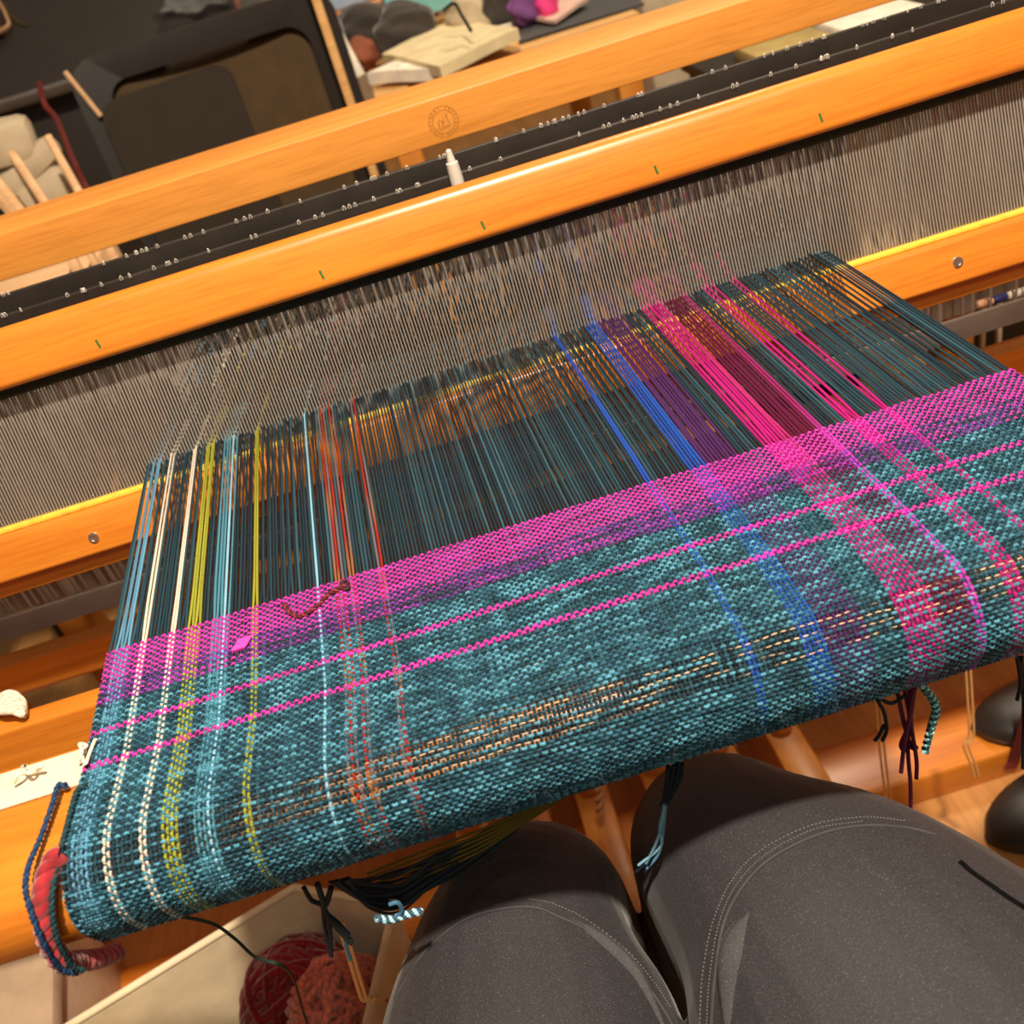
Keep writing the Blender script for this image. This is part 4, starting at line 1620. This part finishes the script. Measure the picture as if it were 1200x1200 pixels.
blob('wool_skein', bz(428, 36, .79), (.066, .05, .05), M['darkyarn'], 'dark brown wool skein at the back left of the workbench', 'yarn', 3, .10, group='dark wool on the workbench')
blob('wool_skein', bz(475, 34, .79), (.060, .05, .045), M['darkyarn'], 'black brown wool skein next to the paper bag', 'yarn', 4, .12, group='dark wool on the workbench')
blob('wool_skein', bz(393, 44, .80), (.022, .05, .06), M['darkyarn'], 'small charcoal wool bundle against the wooden board', 'yarn', 6, .10, group='dark wool on the workbench')
blob('rust_wool', bz(422, 66, .765), (.035, .05, .03), M['rustyarn'], 'rust brown tuft of wool before the dark skeins', 'yarn', 8, .14)
tag(box('white_card', bz(404, 66, .79), (.035, .004, .085), M['whitepaper'], None, bev=.0018, rot=Matrix.Rotation(-.22, 3, 'Y') @ Matrix.Rotation(-.3, 3, 'X')), 'white rounded card leaning on the rust wool', 'card')
blob('charcoal_cloth', bz(402, 92, .755), (.022, .035, .02), M['blackcloth'], 'charcoal cloth scrap at the near left bench corner', 'cloth', 9, .1)


def sheet(name, pix, z0, th_, mat, label, cat, wav=.004, parent=None):
    """a flat bent sheet lying on the bench, four corner pixels"""
    c = [bz(px, py, z) for (px, py, z) in pix]
    bm = bmesh.new()
    n = 10
    G = []
    for s_ in (0, 1):
        g = []
        for i in range(n + 1):
            row = []
            for j in range(n + 1):
                u, v = i / n, j / n
                p = c[0].lerp(c[1], u).lerp(c[3].lerp(c[2], u), v)
                p = p + Vector((0, 0, wav * (math.sin(5 * u + 2 * v) + math.sin(3.1 * v - u) + 2) * .5 - s_ * th_))
                row.append(bm.verts.new(p))
            g.append(row)
        G.append(g)
    for g in G:
        for i in range(n):
            for j in range(n):
                bm.faces.new((g[i][j], g[i + 1][j], g[i + 1][j + 1], g[i][j + 1]))
    for i in range(n):
        for j in (0, n):
            bm.faces.new((G[0][i][j], G[0][i + 1][j], G[1][i + 1][j], G[1][i][j]))
            bm.faces.new((G[0][j][i], G[0][j][i + 1], G[1][j][i + 1], G[1][j][i]))
    bmesh.ops.recalc_face_normals(bm, faces=bm.faces)
    o = bm_obj(name, bm, mat, parent)
    return tag(o, label, cat) if label else o


sheet('paper_bag', [(448, 66, .772), (515, 78, .772), (608, 38, .772), (540, 24, .772)], 0, .018, M['cream'], 'cream paper bag lying flat on the workbench', 'bag')
sheet('paper_bag', [(430, 88, .765), (508, 80, .765), (600, 30, .762), (560, 34, .762)], 0, .02, M['whitepaper'], 'second cream paper bag with open mouth under the first', 'bag', .003)
sheet('paper_scrap', [(465, 88, .755), (500, 78, .755), (512, 82, .75), (475, 92, .75)], 0, .003, M['whitepaper'], 'white paper scrap curling out of the bag mouth', 'paper', .01)
sheet('cutting_mat', [(608, 50, .744), (755, 4, .744), (730, -18, .744), (606, 26, .744)], 0, .003, M['blackcloth'], 'black flat sheet at the right of the workbench', 'mat', .001)
sheet('pink_paper', [(610, 22, .757), (650, 24, .757), (690, 2, .757), (640, -6, .757)], 0, .006, M['pinkcloth'], 'pale pink folded cloth on the black sheet', 'cloth', .004)
blob('pink_felt', bz(640, 2, .78), (.022, .02, .03), M['hotpink'], 'hot pink felt scrap on the workbench', 'felt', 12, .1)
blob('purple_yarn', bz(612, 4, .785), (.035, .04, .04), M['purple'], 'purple yarn heap behind the paper bag', 'yarn', 13, .12)
blob('purple_yarn', bz(586, 6, .79), (.035, .04, .045), M['darkyarn'], 'dark plum yarn heap next to the purple yarn', 'yarn', 14, .12)
blob('beige_cloth', bz(560, 14, .785), (.06, .05, .04), M['burlap'], 'beige cloth bundle behind the cream paper bag', 'cloth', 15, .1)
tg = at_y(496, 4, 2.34)
tl_ = thing('teal_case', 'glossy teal plastic case standing at the back of the workbench', 'case', (tg.x, tg.y, tg.z - .04))
box('case', (tg.x + .02, 2.35, tg.z + .02), (.20, .06, .085), M['teal'], tl_, bev=.01)
box('clip', (tg.x - .10, 2.34, tg.z - .005), (.03, .04, .035), M['bluebit'], tl_, bev=.006, label='pale blue clip')
P = [bz(520, 12, .83), bz(532, 4, .84), bz(540, 16, .82), bz(552, 36, .80)]
tag(yarn_obj('black_cord', [strand(P, .003, (.01, .01, .01))], M['yarn'], None), 'thin black cord curling over the paper bags', 'cord')

# ------------------------------------------------------------------ pale things seen through the reed and the gaps
q0 = at_y(1000, 250, 1.55)
tag(box('paper_roll', (.645, 1.30, .31), (.10, .04, .62), M['cream'], None, bev=.008), 'tall cream board standing behind the loom at right', 'board')
tag(box('white_board', (.745, 1.54, .678), (.13, .14, .035), M['whitepaper'], None, bev=.006), 'flat white box on the dark cabinet beside the olive one', 'box')
tag(box('olive_box', (.61, 1.54, .6765), (.12, .14, .032), M['olive'], None, bev=.006), 'flat olive cardboard box on the dark cabinet beside the white one', 'box')
tag(box('pale_crate', (-.50, 1.36, .375), (.17, .14, .75), M['stick'], None, bev=.006), 'pale wooden crate on the floor behind the loom at left', 'crate')

tag(box('fabric_box', (at_y(800, 10, 2.25).x, 2.30, .36), (.20, .20, .72), M['burlap'], None, bev=.01), 'grey beige fabric box on the floor right of the workbench', 'box')

for k, (px, py, wd_) in enumerate(((92, 318, .012), (114, 313, .008), (136, 305, .010))):
    q = at_y(px, py, 1.25)
    tag(box('wooden_lath', (q.x, 1.25, .40), (wd_, .012, .80), M['stick'], None, bev=.002),
        ('wide tan lath standing behind the heddle shafts beside the pale crate', 'thin tan lath standing second from the pale crate behind the shafts', 'tan lath standing farthest from the pale crate behind the shafts')[k], 'stick', 'laths behind the shafts')

cab = thing('backdrop', 'added dark low cabinet behind the loom at right carrying two flat boxes', 'backdrop', (.82, 1.6, 0))  # made up as a dark background behind the right of the reed
box('body', (.84, 1.61, .335), (.64, .30, .61), M['plastic'], cab, bev=.004)
box('top', (.84, 1.61, .65), (.66, .32, .02), M['plastic'], cab, bev=.003)
for k in range(2):
    d_ = box('door', (.685 + .31 * k, 1.455, .335), (.30, .012, .56), M['void'], cab, bev=.003)
    box('handle', (.80 + .08 * k, 1.444, .36), (.008, .012, .09), M['barsteel'], d_, bev=.002)
q = at_y(1116, 150, 1.38)
tag(box('wooden_lath', (q.x, 1.40, .31), (.022, .012, .62), M['peach'], None, bev=.002), 'peach coloured lath leaning before the dark cabinet', 'stick', 'laths behind the shafts')
for k, (px, py) in enumerate(((1152, 150), (1168, 145), (1190, 140))):
    q = at_y(px, py, 1.38)
    tag(box('wooden_lath', (q.x, 1.40, .31), (.007, .010, .62), M['whitepaper'], None, bev=.002),
        ('thin white lath nearest the peach lath before the dark cabinet', 'thin white lath between two others before the dark cabinet', 'thin white lath farthest from the peach lath before the dark cabinet')[k], 'stick', 'laths behind the shafts')
